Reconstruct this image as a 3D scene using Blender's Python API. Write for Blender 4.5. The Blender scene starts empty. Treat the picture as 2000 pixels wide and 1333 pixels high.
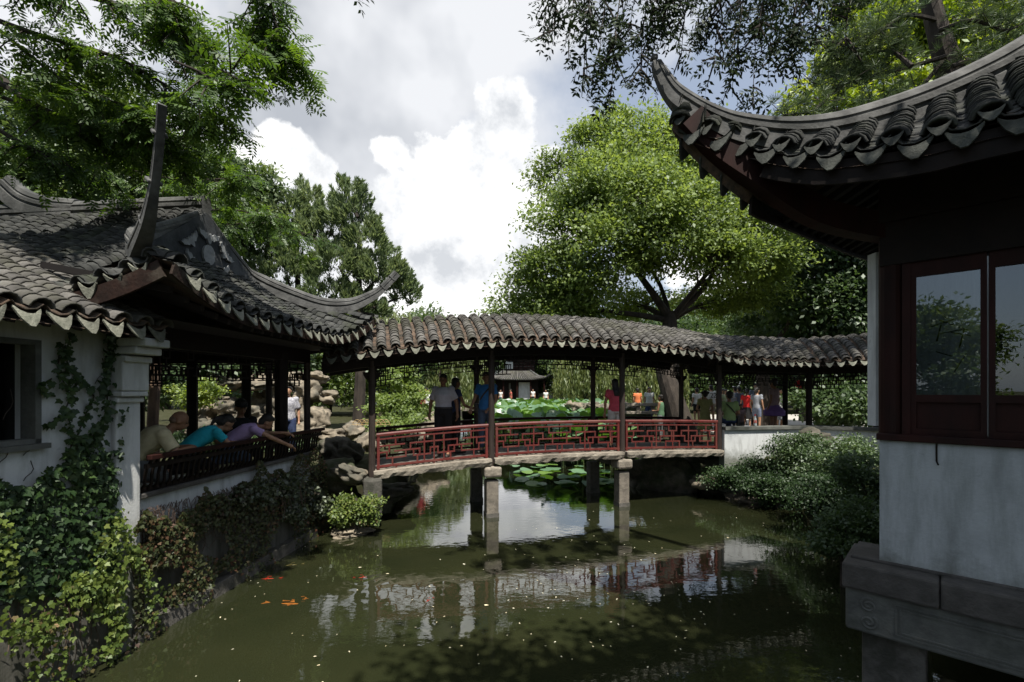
import bpy, math, random
import numpy as np
from mathutils import Vector, Matrix, Euler
R = math.radians
rng = np.random.default_rng(7)
random.seed(7)
scene = bpy.context.scene
COL = scene.collection

# ------------------------------------------------------------------ camera
EYE = 2.56
FPX = 900.0
cam_d = bpy.data.cameras.new('camera'); cam = bpy.data.objects.new('camera', cam_d); COL.objects.link(cam)
cam_d.sensor_width = 36; cam_d.lens = 36 * FPX / 2000
cam_d.shift_y = 95.5 / 2000
cam_d.clip_end = 2000; cam_d.clip_start = .05
cam.location = (0, 0, EYE); cam.rotation_euler = (R(90), 0, 0)
scene.camera = cam

# ------------------------------------------------------------------ light
SUN = Vector((.17, -.42, .89)).normalized()
elev = math.asin(SUN.z); azim = math.atan2(SUN.x, SUN.y)
sd = bpy.data.lights.new('sun', 'SUN'); sd.energy = 5.0; sd.angle = R(.5); sd.color = (1, .95, .86)
so = bpy.data.objects.new('sun', sd); COL.objects.link(so)
so.rotation_euler = SUN.to_track_quat('Z', 'Y').to_euler()
scene.view_settings.view_transform = 'Standard'
scene.view_settings.look = 'None'
scene.view_settings.exposure = 0.50
scene.view_settings.gamma = 1
scene.view_settings.use_curve_mapping = False
scene.cycles.max_bounces = 6; scene.cycles.diffuse_bounces = 2; scene.cycles.glossy_bounces = 3
scene.cycles.transmission_bounces = 3; scene.cycles.transparent_max_bounces = 6
scene.cycles.caustics_reflective = False; scene.cycles.caustics_refractive = False
scene.cycles.sample_clamp_indirect = 4

world = bpy.data.worlds.new('World'); scene.world = world; world.use_nodes = True
wn = world.node_tree; wn.nodes.clear()
class NT:
    def __init__(s, t): s.t = t
    def n(s, kind, **kw):
        nd = s.t.nodes.new(kind)
        for k, v in kw.items():
            if k.startswith('i_'):
                nd.inputs[k[2:].replace('_', ' ')].default_value = v
            else: setattr(nd, k, v)
        return nd
    def l(s, a, b): s.t.links.new(a, b)
    def math(s, op, a, b=None, c=None, clamp=False):
        nd = s.t.nodes.new('ShaderNodeMath'); nd.operation = op; nd.use_clamp = clamp
        for i, x in enumerate((a, b, c)):
            if x is None: continue
            if isinstance(x, (int, float)): nd.inputs[i].default_value = x
            else: s.l(x, nd.inputs[i])
        return nd.outputs[0]
    def ramp(s, fac, stops, interp='LINEAR'):
        nd = s.t.nodes.new('ShaderNodeValToRGB'); cr = nd.color_ramp; cr.interpolation = interp
        while len(cr.elements) < len(stops): cr.elements.new(.5)
        for e, (p, c) in zip(cr.elements, stops):
            e.position = p; e.color = (*c, 1) if len(c) == 3 else c
        if fac is not None: s.l(fac, nd.inputs[0])
        return nd.outputs[0]
    def mix(s, fac, a, b, mode='MIX'):
        nd = s.t.nodes.new('ShaderNodeMix'); nd.data_type = 'RGBA'; nd.blend_type = mode
        for i, x in ((0, fac), (6, a), (7, b)):
            if isinstance(x, (int, float)): nd.inputs[i].default_value = x
            elif isinstance(x, tuple): nd.inputs[i].default_value = (*x, 1) if len(x) == 3 else x
            else: s.l(x, nd.inputs[i])
        return nd.outputs[2]
W = NT(wn)
tc = W.n('ShaderNodeTexCoord')
gen = tc.outputs['Generated']
sky = W.n('ShaderNodeTexSky', sky_type='NISHITA', sun_disc=False, sun_elevation=elev, sun_rotation=azim)
sky.air_density = 1.0; sky.dust_density = 1.6; sky.ozone_density = 1.0
n1 = W.n('ShaderNodeTexNoise', i_Scale=9.0, i_Detail=7.0, i_Roughness=.6); W.l(gen, n1.inputs['Vector'])
n2 = W.n('ShaderNodeTexNoise', i_Scale=2.6, i_Detail=6.0, i_Roughness=.52); n2.inputs['Distortion'].default_value = .6
W.l(gen, n2.inputs['Vector'])
blobs = [(992,205,58),(1000,262,66),(945,300,62),(1010,330,85),(915,350,75),(1065,318,48),(900,430,140),(1005,440,105),
         (790,400,80),(860,520,150),(960,560,110),(742,385,45),(560,318,62),(535,285,40),(622,352,48),(470,345,75),(760,300,40),
         (380,330,90),(1120,420,60),(1500,520,170),(1650,560,160),(740,560,120)]
acc = None
for (px, py, r) in blobs:
    d = Vector(((px - 1000) / 900, 1, (762 - py) / 900)); L = d.length; d.normalize()
    vd = W.n('ShaderNodeVectorMath', operation='DISTANCE'); W.l(gen, vd.inputs[0]); vd.inputs[1].default_value = d
    q = W.math('MULTIPLY_ADD', vd.outputs['Value'], -L / (r / 900), 1.0)
    acc = q if acc is None else W.math('SMOOTH_MAX', acc, q, .25)
nz = W.math('MULTIPLY_ADD', n1.outputs[0], 2.4, -1.2)
cum = W.math('ADD', acc, nz)
cumf = W.ramp(cum, [(0.0, (0,0,0)), (.22, (1,1,1))])
blue = None
for (px, py, r) in ((1230,190,260),(1480,170,300),(1650,300,260)):
    d = Vector(((px - 1000) / 900, 1, (762 - py) / 900)); L = d.length; d.normalize()
    vd = W.n('ShaderNodeVectorMath', operation='DISTANCE'); W.l(gen, vd.inputs[0]); vd.inputs[1].default_value = d
    q = W.math('MULTIPLY_ADD', vd.outputs['Value'], -L / (r / 900), 1.0, clamp=True)
    blue = q if blue is None else W.math('MAXIMUM', blue, q)
wv = W.n('ShaderNodeVectorMath', operation='DISTANCE'); W.l(gen, wv.inputs[0]); wv.inputs[1].default_value = Vector((-.40, 1, .75)).normalized()
bias = W.math('MULTIPLY_ADD', wv.outputs['Value'], -.28, .16)
soft = W.ramp(W.math('SUBTRACT', W.math('ADD', n2.outputs[0], bias), W.math('MULTIPLY', W.math('MULTIPLY', blue, n1.outputs[0]), .42)), [(.36, (0,0,0)), (.56, (1,1,1))])
n3 = W.n('ShaderNodeTexNoise', i_Scale=6.5, i_Detail=9.0, i_Roughness=.62); W.l(gen, n3.inputs['Vector'])
n4 = W.n('ShaderNodeTexNoise', i_Scale=4.2, i_Detail=4.0); 
mp = W.n('ShaderNodeMapping'); mp.inputs['Location'].default_value = (3.1, 1.2, .4); W.l(gen, mp.inputs[0]); W.l(mp.outputs[0], n4.inputs['Vector'])
softcol = W.ramp(n4.outputs[0], [(.36, (.40, .42, .455)), (.60, (.70, .71, .73))])
cumcol = W.ramp(n3.outputs[0], [(.36, (.50, .52, .55)), (.47, (.72, .73, .745)), (.57, (.92, .92, .91))])
bgs = W.n('ShaderNodeBackground', i_Strength=.095); 
W.l(W.mix(.45, sky.outputs[0], (5.0, 5.6, 6.6)), bgs.inputs[0])
bg1 = W.n('ShaderNodeBackground', i_Strength=.95); W.l(softcol, bg1.inputs[0])
bg2 = W.n('ShaderNodeBackground', i_Strength=1.0); W.l(cumcol, bg2.inputs[0])
m1 = W.n('ShaderNodeMixShader'); W.l(W.math('MULTIPLY', soft, .92), m1.inputs[0]); W.l(bgs.outputs[0], m1.inputs[1]); W.l(bg1.outputs[0], m1.inputs[2])
m2 = W.n('ShaderNodeMixShader'); W.l(cumf, m2.inputs[0]); W.l(m1.outputs[0], m2.inputs[1]); W.l(bg2.outputs[0], m2.inputs[2])
wo = W.n('ShaderNodeOutputWorld'); W.l(m2.outputs[0], wo.inputs[0])

# ------------------------------------------------------------------ materials
MATS = {}
def mat(name, c1, c2=None, rough=.8, scale=6.0, bump=0.0, bscale=None, coord='Object', island=0.0, metallic=0.0, stops=(.35, .65),
        stretch=None, spec=.4, c3=None, detail=6.0):
    if name in MATS: return MATS[name]
    m = bpy.data.materials.new(name); m.use_nodes = True; t = NT(m.node_tree); t.t.nodes.clear()
    out = t.n('ShaderNodeOutputMaterial'); bs = t.n('ShaderNodeBsdfPrincipled')
    bs.inputs['Roughness'].default_value = rough; bs.inputs['Metallic'].default_value = metallic
    bs.inputs['Specular IOR Level'].default_value = spec
    t.l(bs.outputs[0], out.inputs[0])
    co = t.n('ShaderNodeTexCoord').outputs[coord] if coord != 'World' else t.n('ShaderNodeNewGeometry').outputs['Position']
    if stretch:
        mp = t.n('ShaderNodeMapping'); mp.inputs['Scale'].default_value = stretch; t.l(co, mp.inputs[0]); co = mp.outputs[0]
    nz = t.n('ShaderNodeTexNoise', i_Scale=scale, i_Detail=detail, i_Roughness=.62); t.l(co, nz.inputs['Vector'])
    c2 = c2 or tuple(x * .75 for x in c1)
    st = [(stops[0], c1), (stops[1], c2)]
    col = t.ramp(nz.outputs[0], st)
    if c3:
        nb = t.n('ShaderNodeTexNoise', i_Scale=scale * .23, i_Detail=5.0, i_Roughness=.7); t.l(co, nb.inputs['Vector'])
        f = t.ramp(nb.outputs[0], [(.48, (0,0,0)), (.62, (1,1,1))])
        col = t.mix(f, col, c3)
    if island:
        g = t.n('ShaderNodeNewGeometry'); oi = t.n('ShaderNodeObjectInfo')
        v = t.math('ADD', g.outputs['Random Per Island'], oi.outputs['Random'])
        v = t.math('FRACT', v)
        mul = t.math('MULTIPLY_ADD', v, island * 2, 1 - island)
        hs = t.n('ShaderNodeHueSaturation'); t.l(mul, hs.inputs['Value']); t.l(col, hs.inputs['Color']); col = hs.outputs[0]
    t.l(col, bs.inputs['Base Color'])
    if bump:
        nb = t.n('ShaderNodeTexNoise', i_Scale=bscale or scale * 4, i_Detail=5.0); t.l(co, nb.inputs['Vector'])
        bp = t.n('ShaderNodeBump', i_Strength=bump, i_Distance=.02); t.l(nb.outputs[0], bp.inputs['Height']); t.l(bp.outputs[0], bs.inputs['Normal'])
    MATS[name] = m
    return m
def leafmat(name, stops, trans=.35, rough=.5, tcol=None, gloss=.08):
    """diffuse + translucent leaf, colour drawn per leaf island"""
    m = bpy.data.materials.new(name); m.use_nodes = True; t = NT(m.node_tree); t.t.nodes.clear()
    out = t.n('ShaderNodeOutputMaterial'); g = t.n('ShaderNodeNewGeometry'); oi = t.n('ShaderNodeObjectInfo')
    nz = t.n('ShaderNodeTexNoise', i_Scale=.9, i_Detail=2.0); t.l(g.outputs['Position'], nz.inputs['Vector'])
    v = t.math('ADD', t.math('MULTIPLY', g.outputs['Random Per Island'], .45), t.math('MULTIPLY_ADD', nz.outputs[0], 1.0, -.22))
    v = t.math('ADD', v, t.math('MULTIPLY_ADD', oi.outputs['Random'], .16, -.08))
    col = t.ramp(v, stops)
    df = t.n('ShaderNodeBsdfDiffuse'); t.l(col, df.inputs[0])
    tr = t.n('ShaderNodeBsdfTranslucent')
    hs = t.n('ShaderNodeHueSaturation'); hs.inputs['Value'].default_value = 1.5; hs.inputs['Hue'].default_value = .485; hs.inputs['Saturation'].default_value = 1.1
    t.l(col, hs.inputs['Color']); t.l(hs.outputs[0], tr.inputs[0])
    ms = t.n('ShaderNodeMixShader'); ms.inputs[0].default_value = trans; t.l(df.outputs[0], ms.inputs[1]); t.l(tr.outputs[0], ms.inputs[2])
    gl = t.n('ShaderNodeBsdfGlossy'); gl.inputs['Roughness'].default_value = rough; gl.inputs[0].default_value = (.8, .85, .8, 1)
    m2 = t.n('ShaderNodeMixShader'); m2.inputs[0].default_value = gloss; t.l(ms.outputs[0], m2.inputs[1]); t.l(gl.outputs[0], m2.inputs[2])
    t.l(m2.outputs[0], out.inputs[0]); MATS[name] = m
    return m

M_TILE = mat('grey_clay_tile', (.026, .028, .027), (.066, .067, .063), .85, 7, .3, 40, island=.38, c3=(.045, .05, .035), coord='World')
M_TILE_LIT = mat('lit_clay_tile', (.07, .067, .062), (.155, .147, .135), .85, 7, .3, 40, island=.3, c3=(.08, .078, .06), coord='World')  # lit copy of the grey tile; sunlight is put into the paler colour
M_PAN = mat('brown_littered_pan_tile', (.07, .055, .045), (.16, .105, .07), .9, 14, .4, 50, island=.3, coord='World', c3=(.05, .045, .035))
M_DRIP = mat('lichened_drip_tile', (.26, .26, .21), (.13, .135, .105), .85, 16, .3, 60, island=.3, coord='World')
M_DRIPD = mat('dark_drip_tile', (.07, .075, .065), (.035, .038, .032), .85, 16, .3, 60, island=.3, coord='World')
M_RIDGE = mat('weathered_lime_ridge', (.15, .15, .145), (.055, .055, .054), .85, 5, .3, 30, coord='World', c3=(.045, .047, .045))
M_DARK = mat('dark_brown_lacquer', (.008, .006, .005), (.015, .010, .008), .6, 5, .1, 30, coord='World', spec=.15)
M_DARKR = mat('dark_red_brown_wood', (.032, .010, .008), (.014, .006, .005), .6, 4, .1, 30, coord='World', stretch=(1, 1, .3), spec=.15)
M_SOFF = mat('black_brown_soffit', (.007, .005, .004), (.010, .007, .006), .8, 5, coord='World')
M_POST = mat('worn_post_wood', (.018, .012, .010), (.055, .040, .033), .65, 9, .2, 40, coord='World', stretch=(1, 1, .15))
M_RED = mat('faded_red_paint', (.14, .022, .018), (.09, .017, .014), .55, 8, .15, 50, coord='World', c3=(.14, .045, .035))
M_GRAN = mat('rough_granite', (.36, .32, .26), (.24, .21, .17), .9, 12, .6, 35, coord='World', c3=(.17, .15, .12))
M_GRAND = mat('dark_wet_granite', (.15, .14, .125), (.085, .08, .07), .8, 8, .5, 35, coord='World', c3=(.05, .05, .04))
M_STONE = mat('carved_grey_stone', (.15, .155, .14), (.09, .092, .085), .85, 5, .3, 45, coord='World', c3=(.065, .07, .06))
M_STONEP = mat('purple_grey_stone', (.105, .098, .09), (.06, .057, .052), .85, 7, .4, 40, coord='World', c3=(.06, .055, .05))
def plaster(name, base, stain, amount=(.5, .75), damp=0):
    m = bpy.data.materials.new(name); m.use_nodes = True; t = NT(m.node_tree); t.t.nodes.clear()
    out = t.n('ShaderNodeOutputMaterial'); bs = t.n('ShaderNodeBsdfPrincipled'); bs.inputs['Roughness'].default_value = .92
    bs.inputs['Specular IOR Level'].default_value = .15
    t.l(bs.outputs[0], out.inputs[0])
    po = t.n('ShaderNodeNewGeometry').outputs['Position']
    mp = t.n('ShaderNodeMapping'); mp.inputs['Scale'].default_value = (3.2, 3.2, .55); t.l(po, mp.inputs[0])
    a = t.n('ShaderNodeTexNoise', i_Scale=2.2, i_Detail=8.0, i_Roughness=.68); t.l(mp.outputs[0], a.inputs['Vector'])
    b = t.n('ShaderNodeTexNoise', i_Scale=1.7, i_Detail=9.0, i_Roughness=.7); t.l(po, b.inputs['Vector'])
    c = t.n('ShaderNodeTexNoise', i_Scale=45.0, i_Detail=4.0); t.l(po, c.inputs['Vector'])
    f1 = t.ramp(a.outputs[0], [(amount[0], (0,0,0)), (amount[1], (1,1,1))])
    f2 = t.ramp(b.outputs[0], [(.45, (0,0,0)), (.72, (1,1,1))])
    col = t.mix(f1, base, stain); col = t.mix(t.math('MULTIPLY', f2, .6), col, tuple(x * .62 for x in base))
    col = t.mix(t.math('MULTIPLY', c.outputs[0], .12), col, tuple(x * .6 for x in base))
    if damp:
        sx = t.n('ShaderNodeSeparateXYZ'); t.l(po, sx.inputs[0])
        e = t.math('SUBTRACT', t.math('MULTIPLY_ADD', b.outputs[0], .9, damp - .45), sx.outputs[2])
        f3 = t.ramp(t.math('MULTIPLY_ADD', e, 2.2, .5), [(.3, (0,0,0)), (.9, (1,1,1))]); col = t.mix(t.math('MULTIPLY', f3, .8), col, (.10, .105, .075))
        d2 = t.n('ShaderNodeTexNoise', i_Scale=9.0, i_Detail=10.0, i_Roughness=.75); t.l(po, d2.inputs['Vector'])
        f4 = t.ramp(d2.outputs[0], [(.60, (0,0,0)), (.70, (1,1,1))]); col = t.mix(t.math('MULTIPLY', f4, .45), col, tuple(x * .45 for x in base))
    t.l(col, bs.inputs['Base Color'])
    bp = t.n('ShaderNodeBump', i_Strength=.25, i_Distance=.01); t.l(c.outputs[0], bp.inputs['Height']); t.l(bp.outputs[0], bs.inputs['Normal'])
    MATS[name] = m; return m
M_PLAS = plaster('streaked_white_plaster', (.66, .68, .68), (.36, .37, .36), (.5, .75), 1.1)
M_PLASR = plaster('blue_white_plaster', (.52, .55, .56), (.26, .28, .27), (.44, .78), 1.15)
M_PLASL = plaster('old_dark_plaster', (.20, .19, .17), (.07, .07, .055), (.35, .6))
M_ROCK = mat('taihu_limestone', (.32, .27, .20), (.10, .085, .065), .9, 5, .7, 14, coord='World', c3=(.10, .095, .075))
M_ROCKD = mat('mossy_bank_rock', (.14, .125, .10), (.05, .048, .035), .9, 5, .7, 14, coord='World', c3=(.04, .05, .022))
M_BARK = mat('grey_brown_bark', (.06, .048, .038), (.025, .02, .016), .9, 8, .7, 26, coord='World', stretch=(1, 1, .3))
M_BARKP = mat('pale_flaky_bark', (.20, .13, .085), (.08, .055, .04), .9, 8, .6, 26, coord='World', stretch=(1, 1, .3))
M_PAVE = mat('pale_paving', (.50, .47, .42), (.36, .34, .30), .9, 3, .2, 20, coord='World')
M_SOIL = mat('dark_soil', (.035, .03, .02), (.06, .055, .03), .95, 2, .4, 12, coord='World', c3=(.03, .045, .015))

# ------------------------------------------------------------------ object helpers
def link(o, parent=None):
    COL.objects.link(o)
    if parent is not None: o.parent = parent
    return o
def tag(o, label=None, cat=None, group=None, kind=None):
    if label: o['label'] = label
    if cat: o['category'] = cat
    if group: o['group'] = group
    if kind: o['kind'] = kind
    return o
def thing(name, label, cat, loc=(0, 0, 0), rz=0, group=None):
    o = bpy.data.objects.new(name, None); o.empty_display_size = .2
    o.location = loc; o.rotation_euler = (0, 0, rz); link(o); return tag(o, label, cat, group)
def mesh_np(name, V, F, m=None, smooth=False):
    V = np.asarray(V, dtype=np.float32).reshape(-1, 3); F = np.asarray(F, dtype=np.int32)
    me = bpy.data.meshes.new(name); n, k = F.shape
    me.vertices.add(len(V)); me.vertices.foreach_set('co', V.ravel())
    me.loops.add(n * k); me.loops.foreach_set('vertex_index', F.ravel())
    me.polygons.add(n); me.polygons.foreach_set('loop_start', np.arange(0, n * k, k, dtype=np.int32))
    me.update(calc_edges=True)
    if m: me.materials.append(m)
    if smooth: me.polygons.foreach_set('use_smooth', np.ones(n, dtype=bool))
    return me
class MB:
    """collects pieces of one mesh"""
    def __init__(s): s.v = []; s.f = []; s.o = []
    def add(s, V, F):
        b = len(s.v); s.v += [tuple(p) for p in V]; s.f += [tuple(i + b for i in f) for f in F]; return s
    def box(s, c, size, rz=0, ax=None):
        x, y, z = [d / 2 for d in size]; P = [(-x,-y,-z),(x,-y,-z),(x,y,-z),(-x,y,-z),(-x,-y,z),(x,-y,z),(x,y,z),(-x,y,z)]
        if ax is not None: M = Matrix((ax[0], ax[1], ax[2])).transposed()
        else: M = Matrix.Rotation(rz, 3, 'Z')
        c = Vector(c)
        return s.add([c + M @ Vector(p) for p in P], [(3,2,1,0),(4,5,6,7),(0,1,5,4),(1,2,6,5),(2,3,7,6),(3,0,4,7)])
    def bar(s, a, b, w, h=None, up=(0, 0, 1)):
        a = Vector(a); b = Vector(b); h = h or w; d = b - a; L = d.length
        if L < 1e-6: return s
        d.normalize(); up = Vector(up)
        if abs(d.dot(up)) > .95: up = Vector((1, 0, 0))
        x = d.cross(up).normalized(); z = x.cross(d)
        return s.box((a + b) / 2, (w, L, h), ax=(x, d, z))
    def tube(s, pts, rad, seg=8, cap=True):
        pts = [Vector(p) for p in pts]; n = len(pts)
        if isinstance(rad, (int, float)): rad = [rad] * n
        V = []; F = []; x = None
        for i, p in enumerate(pts):
            d = (pts[min(i + 1, n - 1)] - pts[max(i - 1, 0)]).normalized()
            if x is None: x = d.orthogonal().normalized()
            else:
                x = x - d * x.dot(d)
                x = x.normalized() if x.length > 1e-5 else d.orthogonal().normalized()
            y = d.cross(x)
            for k in range(seg):
                a = 2 * math.pi * k / seg; V.append(p + (x * math.cos(a) + y * math.sin(a)) * rad[i])
        for i in range(n - 1):
            for k in range(seg):
                F.append((i*seg+k, i*seg+(k+1)%seg, (i+1)*seg+(k+1)%seg, (i+1)*seg+k))
        if cap: F.append(tuple(range(seg - 1, -1, -1))); F.append(tuple((n-1)*seg + k for k in range(seg)))
        return s.add(V, F)
    def sweep(s, pts, prof, scales=None, up=(0, 0, 1)):
        """closed 2-D profile (side, up) along a path"""
        pts = [Vector(p) for p in pts]; n = len(pts); k = len(prof); V = []; F = []; up = Vector(up)
        for i, p in enumerate(pts):
            d = (pts[min(i + 1, n - 1)] - pts[max(i - 1, 0)]).normalized()
            x = d.cross(up); x = x.normalized() if x.length > 1e-4 else Vector((1, 0, 0)); z = x.cross(d)
            sc = scales[i] if scales else 1
            for (a, b) in prof: V.append(p + x * a * sc + z * b * sc)
        for i in range(n - 1):
            for j in range(k): F.append((i*k+j, i*k+(j+1)%k, (i+1)*k+(j+1)%k, (i+1)*k+j))
        F.append(tuple(range(k - 1, -1, -1))); F.append(tuple((n-1)*k + j for j in range(k)))
        return s.add(V, F)
    def grid(s, rows):
        n = len(rows); m = len(rows[0]); V = [p for r in rows for p in r]
        F = [(i*m+j, i*m+j+1, (i+1)*m+j+1, (i+1)*m+j) for i in range(n-1) for j in range(m-1)]
        return s.add(V, F)
    def prism(s, poly, ax_o, ax_x, ax_y, depth):
        """polygon (2-D) extruded along the normal"""
        o = Vector(ax_o); x = Vector(ax_x); y = Vector(ax_y); nn = x.cross(y).normalized() * depth; k = len(poly)
        V = [o + x * a + y * b for a, b in poly] + [o + x * a + y * b + nn for a, b in poly]
        F = [tuple(range(k - 1, -1, -1)), tuple(range(k, 2 * k))] + [(i, (i+1)%k, k+(i+1)%k, k+i) for i in range(k)]
        return s.add(V, F)
    def mesh(s, name, m, smooth=False):
        me = bpy.data.meshes.new(name); me.from_pydata(s.v, [], s.f); me.materials.append(m)
        if smooth: me.polygons.foreach_set('use_smooth', np.ones(len(me.polygons), dtype=bool))
        me.update(); return me
    def build(s, name, m, parent=None, smooth=False, bevel=0):
        o = bpy.data.objects.new(name, s.mesh(name, m, smooth)); link(o, parent)
        if bevel:
            b = o.modifiers.new('bevel', 'BEVEL'); b.width = bevel; b.segments = 2; b.limit_method = 'ANGLE'
        return o
def obj(name, me, parent=None):
    return link(bpy.data.objects.new(name, me), parent)
def at(px, py, Y):
    return Vector(((px - 1000) / FPX * Y, Y, EYE + (762 - py) / FPX * Y))
def dup(root, loc=None, rz=None, scale=None, label=None, group=None):
    r = root.copy(); COL.objects.link(r)
    if loc is not None: r.location = loc
    if rz is not None: r.rotation_euler = (0, 0, rz)
    if scale is not None: r.scale = scale if isinstance(scale, tuple) else (scale,) * 3
    if label: r['label'] = label
    if group: r['group'] = group
    for ch in list(root.children):
        c = ch.copy(); COL.objects.link(c); c.parent = r
        for g in ch.children:
            d = g.copy(); COL.objects.link(d); d.parent = c
    return r
# ---- smooth pseudo noise
_K = [(np.array(random.choices(range(-100, 100), k=3)) / 50.0, random.random() * 6.28) for _ in range(24)]
def wob(P, f=1.0, seed=0):
    P = np.asarray(P, dtype=float); s = np.zeros(P.shape[:-1])
    for i in range(6):
        k, ph = _K[(seed * 5 + i) % 24]; s += np.sin(P @ (k * f * (1 + .35 * i)) + ph + seed * 1.7) / (1 + .3 * i)
    return s / 3
# ---- leaves
LEAF_RHOMB = (np.array([(0,0,0),(.28,.45,.05),(0,1,0),(-.28,.45,.05)]), np.array([(0,1,2,3)]))
LEAF_LONG = (np.array([(0,0,0),(.13,.4,.03),(0,1,-.06),(-.13,.4,.03)]), np.array([(0,1,2,3)]))
LEAF_IVY = (np.array([(0,0,0),(.30,-.06,.03),(.52,.34,.05),(.26,.48,.02),(0,1,-.05),(-.26,.48,.02),(-.52,.34,.05),(-.30,-.06,.03),(0,.35,.0)]),
            np.array([(8,0,1,2),(8,2,3,4),(8,4,5,6),(8,6,7,0)]))
def frames(D, spin=None, n=None, flat=None):
    """rotation matrices whose y is D and z random or near flat"""
    D = D / (np.linalg.norm(D, axis=1, keepdims=True) + 1e-9); n = len(D)
    if flat is None: Z = rng.normal(size=(n, 3))
    else: Z = np.asarray(flat) + rng.normal(size=(n, 3)) * .45
    Z -= D * np.sum(Z * D, axis=1, keepdims=True); Z /= (np.linalg.norm(Z, axis=1, keepdims=True) + 1e-9)
    X = np.cross(D, Z)
    return np.stack([X, D, Z], axis=2)
def scatter(P, D, size, T, flat=None):
    TV, TF = T; n = len(P); M = frames(D, flat=flat)
    s = np.asarray(size).reshape(-1, 1, 1) if np.ndim(size) else size
    V = np.einsum('nij,kj->nki', M, TV) * s + P[:, None, :]
    F = (TF[None] + (np.arange(n) * len(TV))[:, None, None]).reshape(-1, TF.shape[1])
    return V.reshape(-1, 3), F
def cat(parts):
    V = []; F = []; b = 0
    for v, f in parts: V.append(v); F.append(f + b); b += len(v)
    return np.concatenate(V), np.concatenate(F)
def rnd_dir(n):
    d = rng.normal(size=(n, 3)); return d / np.linalg.norm(d, axis=1, keepdims=True)

def rebase(root, base):
    base = Vector(base); root.location = root.location + base
    for c in root.children: c.location = c.location - base
# ================================================================== GROUND AND WATER
POND = [(-4.6,-12),(-4.6,0),(-3.75,8.2),(-3.0,8.9),(-2.85,9.6),(-3.0,12),(-3.6,22),(-9,30),(-10,46),(11,48),(10,36),(7,25),(4.6,16),
        (3.5,12.6),(5.0,11.9),(5.9,10.8),(6.3,9.6),(5.5,7.4),(4.9,5.6),(6.5,3),(9,-2),(9,-12)]
def poly_sd(P, poly):
    """signed distance, positive outside"""
    x, y = P[:, 0], P[:, 1]; d = np.full(len(P), 1e9); ins = np.zeros(len(P), bool)
    for i in range(len(poly)):
        ax, ay = poly[i]; bx, by = poly[(i + 1) % len(poly)]
        ex, ey = bx - ax, by - ay; t = np.clip(((x-ax)*ex + (y-ay)*ey) / (ex*ex + ey*ey), 0, 1)
        d = np.minimum(d, np.hypot(x - ax - t*ex, y - ay - t*ey))
        c = ((ay > y) != (by > y)) & (x < (bx-ax) * (y-ay) / (by - ay + 1e-12) + ax); ins ^= c
    return np.where(ins, -d, d)
def ground_z(P):
    sdv = poly_sd(P, POND); t = np.clip((sdv + .25) / .5, 0, 1); t = t*t*(3-2*t)
    P3 = np.c_[P, np.zeros(len(P))]
    return -.9 + t * 1.86 + t * (wob(P3, .35, 2) * .04)
def axis_vals(a, b, near_a, near_b, fine, coarse):
    v = list(np.arange(near_a, near_b + fine / 2, fine)); s = fine; x = near_a
    L = []
    while x > a: s = min(s * 1.25, coarse); x -= s; L.append(x)
    s = fine; x = v[-1]; Rr = []
    while x < b: s = min(s * 1.25, coarse); x += s; Rr.append(x)
    return np.array(L[::-1] + v + Rr)
gx = axis_vals(-700, 700, -12, 14, .16, 60); gy = axis_vals(-500, 900, -4, 50, .2, 60)
GX, GY = np.meshgrid(gx, gy); GP = np.c_[GX.ravel(), GY.ravel()]; gz = ground_z(GP)
nx = len(gx); ny = len(gy); ii, jj = np.meshgrid(np.arange(nx-1), np.arange(ny-1))
gi = (jj * nx + ii).ravel(); GF = np.c_[gi, gi+1, gi+1+nx, gi+nx]
def ground_mat():
    m = bpy.data.materials.new('garden_ground'); m.use_nodes = True; t = NT(m.node_tree); t.t.nodes.clear()
    out = t.n('ShaderNodeOutputMaterial'); bs = t.n('ShaderNodeBsdfPrincipled'); bs.inputs['Roughness'].default_value = .95
    bs.inputs['Specular IOR Level'].default_value = .1; t.l(bs.outputs[0], out.inputs[0])
    po = t.n('ShaderNodeNewGeometry').outputs['Position']
    a = t.n('ShaderNodeTexNoise', i_Scale=2.5, i_Detail=8.0, i_Roughness=.7); t.l(po, a.inputs['Vector'])
    c = t.ramp(a.outputs[0], [(.35, (.05, .042, .028)), (.5, (.035, .04, .016)), (.7, (.09, .078, .055))])
    t.l(c, bs.inputs['Base Color'])
    bp = t.n('ShaderNodeBump', i_Strength=.6, i_Distance=.05); t.l(a.outputs[0], bp.inputs['Height']); t.l(bp.outputs[0], bs.inputs['Normal'])
    return m
g = obj('ground', mesh_np('ground', np.c_[GP, gz], GF, ground_mat(), True)); g['kind'] = 'structure'

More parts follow.
